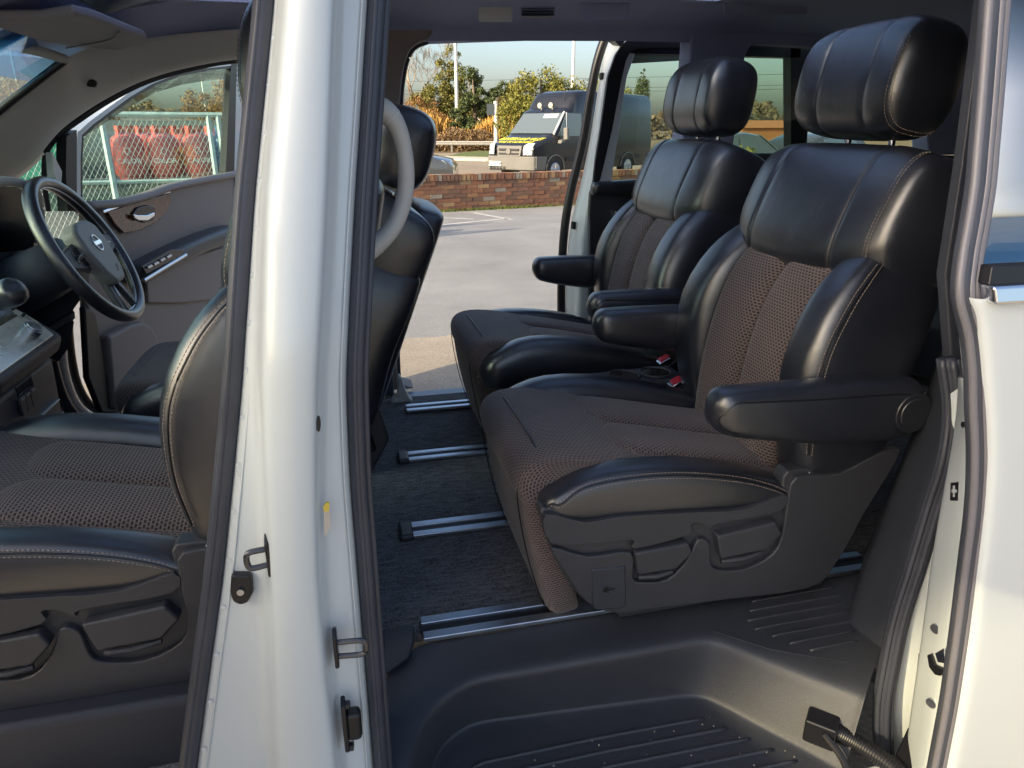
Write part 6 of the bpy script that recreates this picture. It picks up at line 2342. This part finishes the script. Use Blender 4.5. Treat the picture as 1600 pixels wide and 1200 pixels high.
tree('russet_shrub', 'orange brown shrub at the foot of the bare tree', far_pt(668, 62), 3.8,
     [(-.9, 2.9, 1.0, 1.0), (.6, 2.7, 1.1, 1.0), (-1.8, 2.3, 1.0, 1.0), (0, 1.8, 1.8, 1.0)], 'leaf_orange', 9000, .07, 11, .1, 'shrub', 'shrubs on the verge')
tree('lone_conifer', 'thin little conifer above the van seen through the tinted door glass', far_pt(1000, 90), 8.6,
     [(0, 7.6, .3, .7), (0, 6.6, .7, .7), (0, 5.5, 1.0, .8)], 'leaf_green', 3000, .1, 12)
tree('young_tree', 'tiny yellow-leaved tree low in the rear quarter window', far_pt(1168, 17), 1.3,
     [(0, .95, .22, .22), (.1, .75, .2, .2)], 'leaf_yellow', 300, .05, 13, .02)
tree('gold_tree', 'golden leaved tree beyond the driver door window', far_pt(345, 58), 4.5,
     [(-1, 3.2, 1.5, 1.2), (.8, 3.6, 1.5, 1.3), (2.6, 3.0, 1.4, 1.3)], 'leaf_orange', 9000, .09, 14)
tree('gold_tree', 'golden leaved trees seen through the corner of the windscreen', far_pt(30, 48), 5.5,
     [(-4, 3.0, 2.2, 1.5), (-1, 3.4, 2.0, 1.6), (1.5, 3.2, 2.0, 1.5), (4, 3.0, 2.2, 1.5)], 'leaf_orange', 12000, .11, 15)
rnd = random.Random(4)
mb = MB()
for i in range(15000):
    px_ = rnd.uniform(560, 830)
    d = rnd.uniform(56, 64)
    p = far_pt(px_, d)
    base = (d - 56) * .12
    h = rnd.uniform(1.0, 1.9) * (1 + .3 * math.sin(px_ * .05))
    w = rnd.uniform(.02, .05)
    lean = rnd.gauss(0, .25)
    q = p + V((0, 0, base))
    mb.add([q - V((w, 0, 0)), q + V((w, 0, 0)), q + V((lean + w * .4, rnd.gauss(0, .1), h)), q + V((lean, 0, h * 1.05))], [(0, 1, 2, 3)])
o = mb.build('reed_bed', 'reed', None, smooth=False)
tag(o, 'tall dry golden reeds on the bank behind the guard rail', 'reeds')
o['kind'] = 'stuff'
mb = MB()
for i in range(9000):
    px_ = rnd.uniform(570, 800)
    d = rnd.uniform(54.6, 57)
    top = 1.0 + .75 * math.exp(-((px_ - 725) / 38) ** 2) + .2 * math.sin(px_ * .11)
    p = far_pt(px_, d) + V((0, 0, rnd.uniform(0, top)))
    leaf(mb, p, rnd.uniform(.05, .14), rnd)
o = mb.build('bramble_bank', 'bramble', None, smooth=False)
tag(o, 'brown bramble thicket along the guard rail', 'brambles')
o['kind'] = 'stuff'
mb = MB()
for i in range(26000):
    px_ = rnd.uniform(-500, 2300)
    d = rnd.uniform(120, 150)
    top = 6.2 + 1.6 * math.sin(px_ * .013 + 1) + .8 * math.sin(px_ * .06) + .5 * math.sin(px_ * .19)
    if 600 < px_ < 1100:
        top *= .55
    z = top * (1 - rnd.random() ** 2.2)
    leaf(mb, far_pt(px_, d) + V((0, 0, z)), rnd.uniform(.3, .8), rnd)
o = mb.build('far_wood', 'leaf_brown', None, smooth=False)
tag(o, 'brown winter wood along the horizon', 'wood')
o['kind'] = 'stuff'
# power lines seen through the rear quarter window
p0_, p1_ = far_pt(1120, 60), far_pt(1420, 60)
for z in (6.0, 5.2, 4.9):
    mb = MB()
    mb.tube(smooth_path([p0_ + V((-40, 30, z)), (p0_ + p1_) / 2 + V((0, 0, z - .3)), p1_ + V((40, -30, z))], 6), .012, 4)
    o = mb.build('power_line', 'black', None)
    tag(o, {6.0: 'highest', 5.2: 'middle', 4.9: 'lowest'}[z] + ' of three thin overhead cables crossing the sky outside the rear quarter window', 'cable', 'overhead cables')
